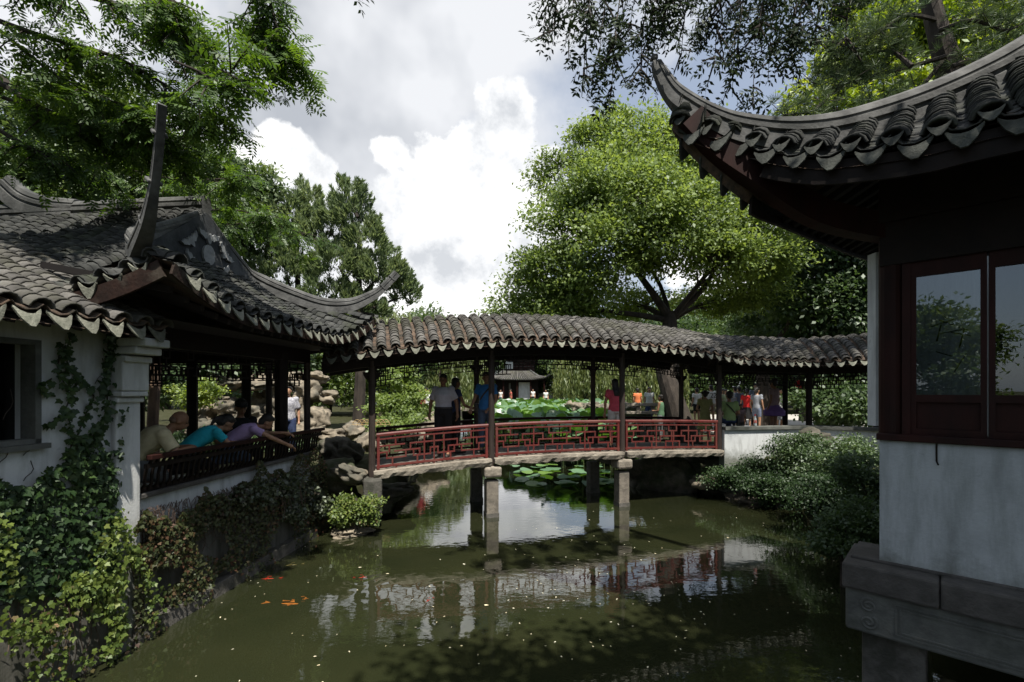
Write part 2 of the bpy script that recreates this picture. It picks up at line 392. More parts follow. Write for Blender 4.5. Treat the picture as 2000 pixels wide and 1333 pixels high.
def water_mat():
    m = bpy.data.materials.new('green_pond_water'); m.use_nodes = True; t = NT(m.node_tree); t.t.nodes.clear()
    out = t.n('ShaderNodeOutputMaterial')
    po = t.n('ShaderNodeNewGeometry').outputs['Position']
    mp = t.n('ShaderNodeMapping'); mp.inputs['Scale'].default_value = (1.0, 1.5, 1); t.l(po, mp.inputs[0])
    a = t.n('ShaderNodeTexNoise', i_Scale=7.0, i_Detail=3.0, i_Roughness=.45); t.l(mp.outputs[0], a.inputs['Vector'])
    b = t.n('ShaderNodeTexNoise', i_Scale=.8, i_Detail=2.0); t.l(mp.outputs[0], b.inputs['Vector'])
    k = t.ramp(b.outputs[0], [(.40, (.3,.3,.3)), (.62, (1,1,1))])
    # rings round the feeding fish
    h = t.math('MULTIPLY', a.outputs[0], k)
    for (cx, cy, amp) in ((-2.05, 6.35, .55), (-.9, 5.95, .25), (-1.75, 5.75, .2)):
        vd = t.n('ShaderNodeVectorMath', operation='DISTANCE'); t.l(po, vd.inputs[0]); vd.inputs[1].default_value = (cx, cy, 0)
        d = vd.outputs['Value']; s = t.math('SINE', t.math('MULTIPLY', d, 34.0))
        f = t.math('MULTIPLY', s, t.math('MULTIPLY', t.math('SUBTRACT', 1.0, t.math('MULTIPLY', d, 1.5), clamp=True), amp))
        h = t.math('ADD', h, f)
    bp = t.n('ShaderNodeBump', i_Strength=.045, i_Distance=.05); t.l(h, bp.inputs['Height'])
    c = t.ramp(b.outputs[0], [(.3, (.027, .030, .013)), (.7, (.019, .023, .010))])
    df = t.n('ShaderNodeBsdfDiffuse'); t.l(c, df.inputs[0])
    gl = t.n('ShaderNodeBsdfGlossy'); gl.inputs['Roughness'].default_value = .02; t.l(bp.outputs[0], gl.inputs['Normal'])
    fr = t.n('ShaderNodeFresnel', i_IOR=1.34); t.l(bp.outputs[0], fr.inputs['Normal'])
    ms = t.n('ShaderNodeMixShader'); t.l(t.math('MULTIPLY_ADD', fr.outputs[0], 2.3, .03, clamp=True), ms.inputs[0]); t.l(df.outputs[0], ms.inputs[1]); t.l(gl.outputs[0], ms.inputs[2])
    t.l(ms.outputs[0], out.inputs[0]); return m
w = MB().add([(-40,-40,0),(40,-40,0),(40,60,0),(-40,60,0)], [(0,1,2,3)]).build('water', water_mat()); w['kind'] = 'structure'
# sunlit terrace east of the pond
tz = MB()
for i in range(18):
    for j in range(12):
        x0 = 6.6 + i * 1.0 + (j % 2) * .3; y0 = 14.2 + j * 1.2
        if x0 < .36 * y0 + 1.6: continue
        tz.box((x0, y0, 1.03 + random.uniform(-.004, .004)), (.985, 1.185, .08))
o = tz.build('paving', M_PAVE); o['kind'] = 'structure'

# ================================================================== TILES
def tile_template(r=.085, L=.15, th=.014, seg=5, concave=False, a0=82):
    V = []; F = []
    for j, (y, rr) in enumerate(((0, r * 1.07), (L, r * .90))):
        for q in (0, 1):
            for i in range(seg + 1):
                a = R(-a0 + 2 * a0 * i / seg); k = rr - th * q
                x = k * math.sin(a); z = k * math.cos(a) - r * .25
                if concave: z = -(k * math.cos(a)) * .72 + r * .72
                V.append((x, y, z))
    n = seg + 1
    for i in range(seg):
        o0, i0, o1, i1 = i, n + i, 2*n + i, 3*n + i
        F += [(o0, o0+1, o1+1, o1), (i0, i1, i1+1, i0+1), (o0, i0, i0+1, o0+1)]
    return np.array(V), np.array(F)
def drip_template(w=.088, h=.155, th=.014):
    top = [(-1,0),(-.6,-.22),(-.2,-.33),(.2,-.33),(.6,-.22),(1,0)]; bot = [(1,-.12),(.62,-.62),(.18,-.95),(-.18,-.95),(-.62,-.62),(-1,-.12)]
    pts = [(x*w, z*h) for x, z in top + bot]; n = len(pts)
    V = [(x, 0 - .012 * (1 - abs(x)/w), z) for x, z in pts] + [(x, th - .012 * (1 - abs(x)/w), z) for x, z in pts]
    F = [tuple(range(n-1,-1,-1))] if False else []
    # strips between top and bottom edges
    for i in range(5):
        a, b = i, i + 1; c, d = n - 2 - i, n - 1 - i
        F += [(d, c, b, a)[::1], (a+n, b+n, c+n, d+n)]
    F += [(i, (i+1)%n, n+(i+1)%n, n+i) for i in range(n)]
    return V, F
T_CAP = tile_template(); T_CAPBIG = tile_template(.09, .17, .016, 6)
T_PAN = tile_template(.11, .15, .012, 4, True, 75)
CAP_ME = {}
def resample(pts, step):
    pts = [np.array(p, float) for p in pts]; seg = [np.linalg.norm(pts[i+1]-pts[i]) for i in range(len(pts)-1)]; tot = sum(seg)
    n = max(2, int(round(tot / step))); out = []; i = 0; acc = 0
    for k in range(n + 1):
        d = tot * k / n
        while i < len(seg) - 1 and acc + seg[i] < d: acc += seg[i]; i += 1
        t = (d - acc) / seg[i]; out.append(pts[i] * (1-t) + pts[i+1] * t)
    return np.array(out)
def row_frames(pts, side, step, over_top=False):
    """tile origins and frames from eave upwards; past the top the tiles face down the other side"""
    P = resample(pts, step); D = P[1:] - P[:-1]; D /= np.linalg.norm(D, axis=1, keepdims=True); O = P[:-1].copy()
    S = np.tile(np.array(side, float), (len(D), 1)); 
    if over_top:
        down = D[:, 2] < -.02; O[down] = P[1:][down]; D[down] *= -1; S[down] *= -1
    S -= D * np.sum(S * D, axis=1, keepdims=True); S /= np.linalg.norm(S, axis=1, keepdims=True)
    Z = np.cross(S, D)
    if np.mean(Z[:, 2]) < 0: S = -S; Z = -Z
    neg = Z[:, 2] < 0; S[neg] *= -1; Z[neg] *= -1
    return O, S, D, Z
def tile_row(name, parent, pts, side, m, T=T_CAP, step=.11, over_top=False, jit=.004, base=None):
    O, S, D, Z = row_frames(pts, side, step, over_top); n = len(O)
    a = .09 + rng.normal(size=n) * .012                      # each tile lies tilted on the one below
    D2 = D * np.cos(-a)[:, None] + Z * np.sin(-a)[:, None]; Z2 = np.cross(S, D2)
    O = O + Z * .016 + rng.normal(size=(n, 3)) * jit
    M = np.stack([S, D2, Z2], axis=2); TV, TF = T
    V = np.einsum('nij,kj->nki', M, TV) + O[:, None, :]
    F = (TF[None] + (np.arange(n) * len(TV))[:, None, None]).reshape(-1, 4)
    if base is not None: V = V - np.array(base)
    return obj(name, mesh_np(name, V, F, m), parent)
def single_tiles(parent, pts, side, me, step=.11, flip=False, limit=None):
    O, S, D, Z = row_frames(pts, side, step)
    for i in range(len(O)):
        a = -(.10 + random.gauss(0, .02)); d = Vector(D[i]); z = Vector(Z[i]); s = Vector(S[i])
        d2 = d * math.cos(a) + z * math.sin(a); z2 = s.cross(d2)
        o = bpy.data.objects.new('roof_tile', me)
        M = Matrix((s, d2, z2)).transposed().to_4x4(); M.translation = Vector(O[i]) + z * .016 + Vector((random.gauss(0,.004), random.gauss(0,.004), 0))
        o.matrix_local = M; link(o, parent)
def mesh_of(T, name, m):
    return mesh_np(name, T[0], T[1], m)
dv, df_ = drip_template()
def drip_mesh(name, m):
    me = bpy.data.meshes.new(name); me.from_pydata(dv, [], df_); me.materials.append(m); me.update(); return me
ME_DRIP = drip_mesh('drip_tile', M_DRIP); ME_DRIPD = drip_mesh('drip_tile_dark', M_DRIPD)
def drip(parent, P, side, me=None, lean=-.30, s=1.0):
    """pointed end tile hanging at an eave; side runs along the eave, seen from outside"""
    side = Vector(side); side.z *= .6; side.normalize(); out = side.cross(Vector((0,0,1))); out.normalize()
    up = out.cross(side) * -1
    if up.z < 0: up = -up
    ax = (Matrix.Rotation(lean + random.gauss(0,.05), 3, side)); y = ax @ (-out); z = ax @ up
    if (ax @ up).dot(out) > 0 : pass
    o = bpy.data.objects.new('drip_tile', me or ME_DRIP)
    M = Matrix((side, y, z)).transposed()
    M4 = (M * s).to_4x4(); M4.translation = Vector(P); o.matrix_local = M4; link(o, parent); return o
CAPPROF = [(-.10,-.1),(.10,-.1),(.10,.04),(.075,.05),(.075,.075),(.105,.085),(.105,.13),(.08,.14),(.08,.155),(.09,.165),(.07,.215),(.03,.24),
           (-.03,.24),(-.07,.215),(-.09,.165),(-.08,.155),(-.08,.14),(-.105,.13),(-.105,.085),(-.075,.075),(-.075,.05),(-.10,.04)]

# ================================================================== COVERED BRIDGE
D_ = Vector((.9565, .2917, 0)); N_ = Vector((-.2917, .9565, 0)); B0 = Vector((-.415, 9.33, 0))   # front line at the middle post
S_L, S_M, S_R, S_E = -2.285, 0.0, 2.98, 5.58
BW = 1.4
def deckz(s):
    t = (s - 1.6) / 4.2; return 1.215 - .20 * t * t * (1.0 if s < 1.6 else .38)
def eavez(s):
    return 3.52 - .026 * (s - 1.6) ** 2 * (.75 if s < 1.6 else .62)
def bp(s, w, z): return B0 + D_ * s + N_ * w + Vector((0, 0, z))
bridge = thing('covered_bridge', 'arched red-railed covered footbridge with a grey tiled roof crossing the green pond', 'bridge')
# deck slabs with broken edges
for (a, b) in ((S_L, S_M - .03), (S_M + .03, S_R - .03), (S_R + .03, S_E)):
    for w in (0.0, BW - .02):
        n = 26; V = []; F = []
        for i in range(n + 1):
            s = a + (b - a) * i / n; zt = deckz(s); r = random.uniform
            sag = .0 + (.05 if abs(i - n/2) < n * .42 else .0) 
            hh = .15 - .02 * r(0, 1) - (.03 if i in (0, n) else 0)
            for (ww, zz) in ((w - .17 + r(-.006,.006), zt), (w + .17, zt), (w + .17, zt - hh), (w - .15 + r(-.02,.02), zt - hh + r(-.015,.015)), (w - .175 + r(-.008,.008), zt - hh * .45)):
                V.append(bp(s, ww, zz))
        for i in range(n):
            for j in range(5): F.append((i*5+j, i*5+(j+1)%5, (i+1)*5+(j+1)%5, (i+1)*5+j))
        F.append((4,3,2,1,0)); F.append(tuple(n*5+k for k in range(5)))
        MB().add(V, F).build('deck_slab', M_GRAN, bridge)
    fl = MB(); n = 10
    fl.grid([[bp(a + (b-a)*i/n, w, deckz(a + (b-a)*i/n) + .012) for w in (.16, BW - .16)] for i in range(n + 1)])
    fl.grid([[bp(a + (b-a)*i/n, w, deckz(a + (b-a)*i/n) - .12) for w in (BW - .16, .16)] for i in range(n + 1)])
    fl.build('deck', M_GRAND, bridge)
# piers
M_PIER = mat('stained_pier_granite', (.25, .22, .18), (.13, .115, .095), .9, 7, .5, 35, coord='World', c3=(.09, .085, .07))
for s in (S_M, S_R):
    for w in (0.02, BW):
        z = deckz(s)
        p = MB(); p.box(bp(s, w, (z - .52 - 1.2) / 2 + .1), (.25, .25, z - .36 + 1.0), math.atan2(D_.y, D_.x)); pr = p.build('pier', M_GRAND if w > .5 else M_PIER, bridge, bevel=.02)
        c = MB(); c.box(bp(s, w, .02), (.262, .262, .13), math.atan2(D_.y, D_.x)); c.build('waterline_band', M_GRAND, pr)
        c = MB(); c.box(bp(s, w, z - .27), (.36, .38, .22), math.atan2(D_.y, D_.x)); c.build('pier_cap', M_GRAN, pr, bevel=.05)
    t_ = MB(); t_.box(bp(s, BW/2, deckz(s) - .26), (.24, BW + .1, .2), math.atan2(D_.y, D_.x)); t_.build('cross_beam', M_GRAND, bridge, bevel=.02)
MB().box(bp(S_L - .02, 0, .55), (.34, .4, .75), math.atan2(D_.y, D_.x)).build('foundation_stone', M_GRAND, bridge, bevel=.05)
# posts, beams
def post(parent, s, w, z0, z1, m=M_POST, r=.062, f=bp):
    p = MB(); p.tube([f(s, w, z0), f(s, w, z1)], r, 12); return p.build('post', m, parent, smooth=False)
for s in (S_L - .03, S_M, S_R, S_E):
    for w in (0, BW):
        z0 = deckz(s) - (.17 if w == 0 else .03); z0 = z0 if s > S_L else z0 - .05
        pp = post(bridge, s, w, z0, eavez(s) - .12)
        b_ = MB()
        for k in (-1, 1):
            b_.prism([(0, 0), (k*.17, 0), (k*.15, -.07), (k*.07, -.13), (k*.055, -.3), (0, -.33)], bp(s, w - .02, eavez(s) - .33), D_, (0, 0, 1), -.04)
        b_.build('bracket', M_DARK, pp)
for w in (0, BW):
    bm = MB(); 
    P = [bp(S_L - .9 + k * .3, w, eavez(S_L - .9 + k*.3) - .12) for k in range(int((S_E - S_L + 1.1) / .3))]
    bm.sweep(P, [(-.05,-.1),(.05,-.1),(.05,.1),(-.05,.1)]); bm.build('eave_beam', M_DARK, bridge)
# fret patterns -------------------------------------------------
def fret_long(n):
    """meander segments on an n x 4 grid, mirrored about the middle"""
    c = n / 2; half = [((0,3),(3.1,3)),((3.9,3),(7.2,3)),((3.9,3),(3.9,2)),((0,2),(.9,2)),((.9,2),(.9,1)),((.9,1),(3.3,1)),((1.9,2),(5.1,2)),((3.3,1),(3.3,2)),
            ((5.1,2),(5.1,1)),((4.3,1),(6.5,1)),((4.3,1),(4.3,1.9)),((5.7,4),(5.7,0)),((7.2,3),(7.2,2)),((6.5,2),(c,2)),((6.5,2),(6.5,1)),((2,4),(2,3)),((1.6,1),(1.6,0)),
            ((8.2,4),(8.2,3)),((8.2,3),(c,3)),((7.6,1),(c,1)),((7.6,1),(7.6,0)),((8.8,3),(8.8,1)),((4.8,1),(4.8,0)),((1.2,3),(1.2,2)),((9.6,1),(9.6,0))]
    out = []
    for (a, b) in half:
        a = (min(a[0], c), a[1]); b = (min(b[0], c), b[1])
        if a == b: continue
        out.append((a, b)); out.append(((n - a[0], a[1]), (n - b[0], b[1])))
    return out
def fret_bars(mb, P, segs, nx, nz, wd, dp):
    """P(u, v) maps 0..1 to the place"""
    for (a, b) in segs:
        pa, pb = P(a[0]/nx, a[1]/nz), P(b[0]/nx, b[1]/nz)
        if abs(a[1]-b[1]) < 1e-6:
            k = max(1, int(abs(a[0]-b[0]) / nx * 8 + .5))
        else: k = 1
        for i in range(k):
            t0, t1 = i/k, (i+1)/k
            q0 = P((a[0]+(b[0]-a[0])*t0)/nx, (a[1]+(b[1]-a[1])*t0)/nz); q1 = P((a[0]+(b[0]-a[0])*t1)/nx, (a[1]+(b[1]-a[1])*t1)/nz)
            e = (q1 - q0).normalized() * wd * .5 if i == 0 else Vector((0,0,0)); e2 = (q1 - q0).normalized() * wd * .5 if i == k-1 else Vector((0,0,0))
            mb.bar(q0 - e, q1 + e2, dp + random.uniform(-.002, .002), wd)
def railing(parent, f, dz, a, b, w, m, h=.66, lift=.06, wd=.027):
    """red fret railing between two posts, follows the arch of the deck"""
    rl = MB(); n = 12
    S = [a + (b-a)*i/n for i in range(n+1)]
    rl.sweep([f(s, w, dz(s) + h) for s in S], [(-.035,-.028),(.035,-.028),(.04,.01),(.025,.032),(-.025,.032),(-.04,.01)])
    root = rl.build('railing', m, parent)
    r2 = MB(); r2.sweep([f(s, w, dz(s) + h - .085) for s in S], [(-.016,-.014),(.016,-.014),(.016,.014),(-.016,.014)]); r2.build('upper_rail', m, root)
    r3 = MB(); r3.sweep([f(s, w, dz(s) + lift) for s in S], [(-.022,-.02),(.022,-.02),(.022,.02),(-.022,.02)]); r3.build('lower_rail', m, root)
    for e, s in ((1, a), (-1, b)):
        s2 = s + e * .035; st = MB(); st.bar(f(s2, w, dz(s2) + .01), f(s2, w, dz(s2) + h - .03), .05, .055, up=N_); st.build('stile', m, root)
    fr = MB(); nn = max(14, round((b - a) / .145 / 2) * 2)
    a2, b2 = a + .06, b - .06
    fret_bars(fr, lambda u, v: f(a2 + (b2-a2)*u, w, dz(a2 + (b2-a2)*u) + lift + .02 + v * (h - .085 - lift - .034)), fret_long(nn), nn, 4, wd, .028)
    for k in range(3):
        s3 = a + (b-a)*(k+.5)/3; fr.bar(f(s3, w, dz(s3) + .01), f(s3, w, dz(s3) + lift), .03, .03, up=N_)
    tag(fr.build('fretwork', m, root), kind='stuff'); return root
for (a, b) in ((S_L + .05, S_M - .07), (S_M + .07, S_R - .07), (S_R + .07, S_E - .06)):
    railing(bridge, bp, deckz, a, b, 0, M_RED)
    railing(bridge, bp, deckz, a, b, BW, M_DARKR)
def lattice(parent, f, ez, a, b, w, h=.29, m=M_DARK, top=.22):
    r = random.Random(int(a * 100) + 3); mb = MB(); n = max(8, int((b - a) / .085)); segs = []
    for i in range(n):
        segs.append(((i, 3), (i + 1, 3)))
        if r.random() < .75: segs.append(((i, 2 if r.random() < .5 else 1), (i + 1, segs[-1][0][1] if False else (2 if r.random() < .5 else 1))) if False else ((i, 2), (i + 1, 2)))
        if r.random() < .6: segs.append(((i, 1), (i + 1, 1)))
        for k in (0, 1, 2):
            if r.random() < (.5 if k else .55): segs.append(((i + .5 * (k % 2), k), (i + .5 * (k % 2), k + 1)))
    edge = [i for i in range(n) if i < n * .17 or i > n * .83 or r.random() < .5]
    for i in edge: segs.append(((i, 0), (i + 1, 0)))
    for i in range(n):
        if i < n * .12 or i > n * .88: segs += [((i, -1), (i + 1, -1)), ((i, -1), (i, 0)), ((i+.5, 0), (i+.5, 1))]
    fret_bars(mb, lambda u, v: f(a + (b-a)*u, w, ez(a + (b-a)*u) - top - h + v * h), segs, n, 3, .020, .018)
    return tag(mb.build('lattice', m, parent), kind='stuff')
for (a, b) in ((S_L + .04, S_M - .06), (S_M + .06, S_R - .06), (S_R + .06, S_E - .06)):
    lattice(bridge, bp, eavez, a, b, 0); lattice(bridge, bp, eavez, a, b, BW, h=.18, top=.16)
# roof
ROOF_H = .61; WC = BW / 2; WH = WC + .52
def roofprof(q, h=ROOF_H): return h * (1 - abs(q) ** 1.55)
roof_bed = MB(); ss = np.linspace(S_L - .85, S_E + .05, 30); qs = np.linspace(-1, 1, 13)
roof_bed.grid([[bp(s, WC + q * WH, eavez(s) + roofprof(q)) for q in qs] for s in ss])
roof_bed.grid([[bp(s, WC + q * WH, eavez(s) + roofprof(q) - .07) for q in qs[::-1]] for s in ss])
bridge_roof = roof_bed.build('roof', M_PAN, bridge)
PITCH = .238; nrow = int((S_E + .1 - S_L + .85) / PITCH)
for i in range(nrow + 1):
    s = S_L - .82 + i * PITCH
    for kind, ds in ((0, 0), (1, PITCH / 2)):
        if kind and i == nrow: continue
        sk = .10 * math.sin(i * .1)
        pts = [bp(s + ds + random.gauss(0, .004), WC + q * WH, eavez(s + ds) + roofprof(q) + (.055 if not kind else -.005)) for q in np.linspace(-1.0, 1.0, 17)]
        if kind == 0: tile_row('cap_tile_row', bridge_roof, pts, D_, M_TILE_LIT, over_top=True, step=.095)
        else:
            tile_row('pan_tile_row', bridge_roof, pts, D_, M_PAN, T_PAN, over_top=True, step=.12)
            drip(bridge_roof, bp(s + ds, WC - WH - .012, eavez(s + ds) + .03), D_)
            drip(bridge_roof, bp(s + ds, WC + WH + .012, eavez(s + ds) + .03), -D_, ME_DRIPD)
def rafters(parent, f, ez, s0, s1, ww, step=.24, m=M_SOFF):
    s = s0
    while s < s1:
        r_ = MB(); P = [f(s, WC + q * ww, ez(s) + roofprof(q) - .115) for q in np.linspace(-.98, .98, 9)]
        r_.sweep(P, [(-.028,-.035),(.028,-.035),(.028,.035),(-.028,.035)]); r_.build('rafter', m, parent); s += step
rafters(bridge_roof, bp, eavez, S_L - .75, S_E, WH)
fa = MB()
for w in (-WH, WH): fa.sweep([bp(s, WC + w * .985, eavez(s) - .02) for s in ss], [(-.012,-.05),(.012,-.05),(.012,.05),(-.012,.05)])
fa.build('fascia', M_DARK, bridge_roof)
rebase(bridge, (1.3, 10.5, 1.0))

# ================================================================== COVERED CORRIDOR east of the bridge
E0 = B0 + D_ * S_E                                  # front of the bridge end
K1 = Vector((7.35, 11.35, 0)); K2 = Vector((11.6, 8.75, 0))
C1 = (K1 - E0); L1 = C1.length; C1.normalize(); C2 = (K2 - K1); L2 = C2.length; C2.normalize()
M1 = Vector((-C1.y, C1.x, 0)); M2 = Vector((-C2.y, C2.x, 0))
bis = (M1 + M2).normalized(); cosb = bis.dot(M1)
def cp1(s, w, z):
    t = s / L1; nn = (N_ * .0 + M1)
    e = bis * (w / cosb) - M1 * w
    return E0 + C1 * s + M1 * w + e * t + Vector((0, 0, z))
def cp2(s, w, z):
    t = s / L2; e = bis * (w / cosb) - M2 * w
    return K1 + C2 * s + M2 * w + e * max(0, 1 - t * 2.2) + Vector((0, 0, z))
corridor = thing('covered_corridor', 'shaded tiled corridor with low white wall running from the bridge behind the bushes', 'corridor')
ce1 = lambda s: eavez(S_E) - .05 * min(1, s / L1) ** 1 - .03
ce2 = lambda s: eavez(S_E) - .08 + .035 * s
cdz = lambda s: 1.10
for f, ez, L, Dd in ((cp1, ce1, L1, C1), (cp2, ce2, L2, C2)):
    bed = MB(); sv = np.linspace(0.02, L, 14)
    bed.grid([[f(s, WC + q * WH, ez(s) + roofprof(q)) for q in qs] for s in sv])
    bed.grid([[f(s, WC + q * WH, ez(s) + roofprof(q) - .07) for q in qs[::-1]] for s in sv])
    rf = bed.build('roof', M_PAN, corridor); n = int(L / PITCH)
    for i in range(n):
        s = .06 + i * PITCH
        for kind, ds in ((0, 0), (1, PITCH / 2)):
            pts = [f(s + ds, WC + q * WH, ez(s + ds) + roofprof(q) + (.055 if not kind else -.005)) for q in np.linspace(-1, 1, 15)]
            if kind == 0: tile_row('cap_tile_row', rf, pts, Dd, M_TILE_LIT, over_top=True, step=.1)
            else:
                tile_row('pan_tile_row', rf, pts, Dd, M_PAN, T_PAN, over_top=True, step=.12)
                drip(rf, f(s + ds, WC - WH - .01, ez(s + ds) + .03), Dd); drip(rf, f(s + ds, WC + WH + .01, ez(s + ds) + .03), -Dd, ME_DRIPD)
    rafters(rf, f, ez, .1, L, WH)
    for w in (0, BW):
        m_ = MB(); m_.sweep([f(s, w, ez(s) - .12) for s in sv], [(-.05,-.1),(.05,-.1),(.05,.1),(-.05,.1)]); m_.build('eave_beam', M_DARK, corridor)
        lattice(corridor, f, ez, .06, L - .06, w)
for f, ez, ls in ((cp1, ce1, (L1 - .04,)), (cp2, ce2, (1.6, 3.4))):
    for s in ls:
        for w in (0, BW): post(corridor, s, w, 1.05, ez(s) - .12, M_DARK, .07, f)
# low wall with coping
for f, L in ((cp1, L1), (cp2, L2)):
    lw = MB(); sv = np.linspace(.07 if f is cp1 else 0.01, L, 10)
    lw.sweep([f(s, 0, 1.25) for s in sv], [(-.11,-1.1),(.11,-1.1),(.11,.36),(-.11,.36)]); o = lw.build('low_wall', M_PLAS, corridor)
    c = MB(); c.sweep([f(s, 0, 1.65) for s in sv], [(-.16,-.035),(.16,-.035),(.16,.035),(-.16,.035)]); c.build('coping', M_STONE, corridor)
fl = MB(); fl.grid([[f_(s, w, 1.10) for w in (.1, BW - .0)] for f_, s in ((cp1, 0.0), (cp1, L1), (cp2, .01), (cp2, L2))]); fl.build('floor', M_STONE, corridor)
rebase(corridor, (7.3, 12, 1.0))

# ================================================================== LEFT PAVILION over the water
lu = Vector((.0995, .995, 0)); lv = Vector((.995, -.0995, 0)); LO = Vector((-4.3, 0, 0))
def lp(u, v, z): return LO + lu * u + lv * v + Vector((0, 0, z))
M_FASC = mat('weathered_brown_fascia', (.030, .016, .012), (.016, .010, .008), .75, 9, .3, 30, coord='World', spec=.15, c3=(.055, .045, .035))
pav = thing('waterside_pavilion', 'open pavilion with upswept roof corners and bat relief gable over the fish feeders', 'pavilion')
UC = 6.4; UE = 2.25; VB = -5.0; ZE = 3.38; RZ = 5.0; VG = -.65
def lflare(d, h=.34):                             # d = distance from the corner along the eave
    a = max(0, 1 - d / 1.5); return h * a * a
def leave_w(u): return ZE + lflare(UE - abs(u - UC), .30 if u < UC else .50)
def conc(t): return t * t * .35 + t * .65
# hip line: from corner (UE, .8) to (1.05, VG)
def hipv(k):                                      # k = |u-UC| -> v of the hip
    return VG + (k - 1.05) * (.72 - VG) / (UE - 1.05) if k > 1.05 else VG
roofP = MB()
wrows = []
# water side slope
nW = 19
for i in range(nW * 3 + 1):
    u = UC - UE + 2 * UE * i / (nW * 3); k = abs(u - UC); vt = hipv(k); ze = leave_w(u); ve = .80 + .12 * max(0, k - 1.2)
    zt = ze + (4.22 - ZE) * conc((ve - vt) / (ve - VG)) * 1.0 * (1 if k < 1.05 else (ve - vt) / (ve - VG) + .0)
    zt = ze + (4.25 - ze) * min(1, max(0, (ve - vt) / (.8 - VG))) ** 1.05 if k <= 1.05 else ze + (4.25 - ze) * max(0.02, (ve - vt) / (.8 - VG)) * .8
    wrows.append((u, ve, ze, vt, zt))
roofP.grid([[lp(u, ve + (vt-ve)*t, ze + (zt-ze)*conc(t)) for t in np.linspace(0, 1, 6)] for (u, ve, ze, vt, zt) in wrows])
roofP.grid([[lp(u, ve + (vt-ve)*t, ze + (zt-ze)*conc(t) - .08) for t in np.linspace(1, 0, 6)] for (u, ve, ze, vt, zt) in wrows])
# front and back slopes: eave at u = UC -+ UE, ridge at UC
def endslope(sgn):
    rows = []
    nn = int((.8 - VB) / .08)
    for i in range(nn + 1):
        v = .8 - i * (.8 - VB) / nn; d = .8 - v; ze = ZE + lflare(d)
        if v > VG: k1 = 1.05 + (v - VG) * (UE - 1.05) / (.72 - VG); k1 = min(k1, UE - .02); zt = ze + (RZ - ze) * (UE - k1) / UE * .62
        else: k1 = .02; zt = RZ
        rows.append((v, ze, k1, zt))
    return rows
ends = {}
for sgn in (-1, 1):
    rows = endslope(sgn); ends[sgn] = rows
    g_ = [[lp(UC + sgn * (UE + (k1-UE)*t), v, ze + (zt-ze)*conc(t)) for t in np.linspace(0, 1, 7)] for (v, ze, k1, zt) in rows]
    roofP.grid(g_); roofP.grid([[p - Vector((0,0,.08)) for p in r_] for r_ in g_])
proof = roofP.build('roof', M_PAN, pav)
for i in range(nW):
    (u, ve, ze, vt, zt) = wrows[i*3+1]; (u2, ve2, ze2, vt2, zt2) = wrows[min(i*3+3, nW*3)]
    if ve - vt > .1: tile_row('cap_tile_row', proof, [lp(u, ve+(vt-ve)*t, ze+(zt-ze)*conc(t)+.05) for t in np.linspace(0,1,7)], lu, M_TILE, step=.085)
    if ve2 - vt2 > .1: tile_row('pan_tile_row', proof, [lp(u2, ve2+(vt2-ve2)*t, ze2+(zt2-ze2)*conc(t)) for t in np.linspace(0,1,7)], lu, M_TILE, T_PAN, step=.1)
    drip(proof, lp(u2, ve2 + .015, ze2 + .03), lu, ME_DRIP)
for sgn in (-1, 1):
    rows = ends[sgn]
    for i in range(1, len(rows) - 1, 3):
        (v, ze, k1, zt) = rows[i]; (v2, ze2, k2, zt2) = rows[min(i + 1, len(rows)-1)]
        a_ = v2 - .04
        tile_row('cap_tile_row', proof, [lp(UC+sgn*(UE+(k1-UE)*t), v, ze+(zt-ze)*conc(t)+.05) for t in np.linspace(0,1,8)], lv, M_TILE, step=.085)
        tile_row('pan_tile_row', proof, [lp(UC+sgn*(UE+(k2-UE)*t), a_, ze2+(zt2-ze2)*conc(t)) for t in np.linspace(0,1,8)], lv, M_TILE, T_PAN, step=.12)
        drip(proof, lp(UC+sgn*(UE+.015), a_, ze2 + .03), lv * (-sgn) * -1, ME_DRIP)
# gable wall, barge ridges, relief
gz0, gz1 = 4.20, 5.02
gb = MB(); gb.prism([(-1.12, gz0 - .04), (1.12, gz0 - .04), (0.03, gz1), (-.03, gz1)], lp(UC, VG + .06, 0), lu, (0,0,1), -.12); gable = gb.build('gable', mat('black_plaster', (.055, .06, .066), (.03, .033, .036), .85, 6, .2, 40, coord='World', c3=(.09,.095,.1)), pav)
hp = [(1.05,-.65,4.50),(1.4,-.25,4.30),(1.8,.15,4.18),(2.15,.5,4.25),(2.4,.85,4.5),(2.55,1.05,4.75),(2.66,1.2,4.97)]
def smooth_path(P, n=5):
    P = [Vector(p) for p in P]; out = []
    for i in range(len(P) - 1):
        p0, p1, p2, p3 = P[max(i-1,0)], P[i], P[i+1], P[min(i+2, len(P)-1)]
        for k in range(n):
            t = k / n; out.append(.5*((2*p1)+(p2-p0)*t+(2*p0-5*p1+4*p2-p3)*t*t+(3*p1-p0-3*p2+p3)*t**3))
    out.append(P[-1]); return out
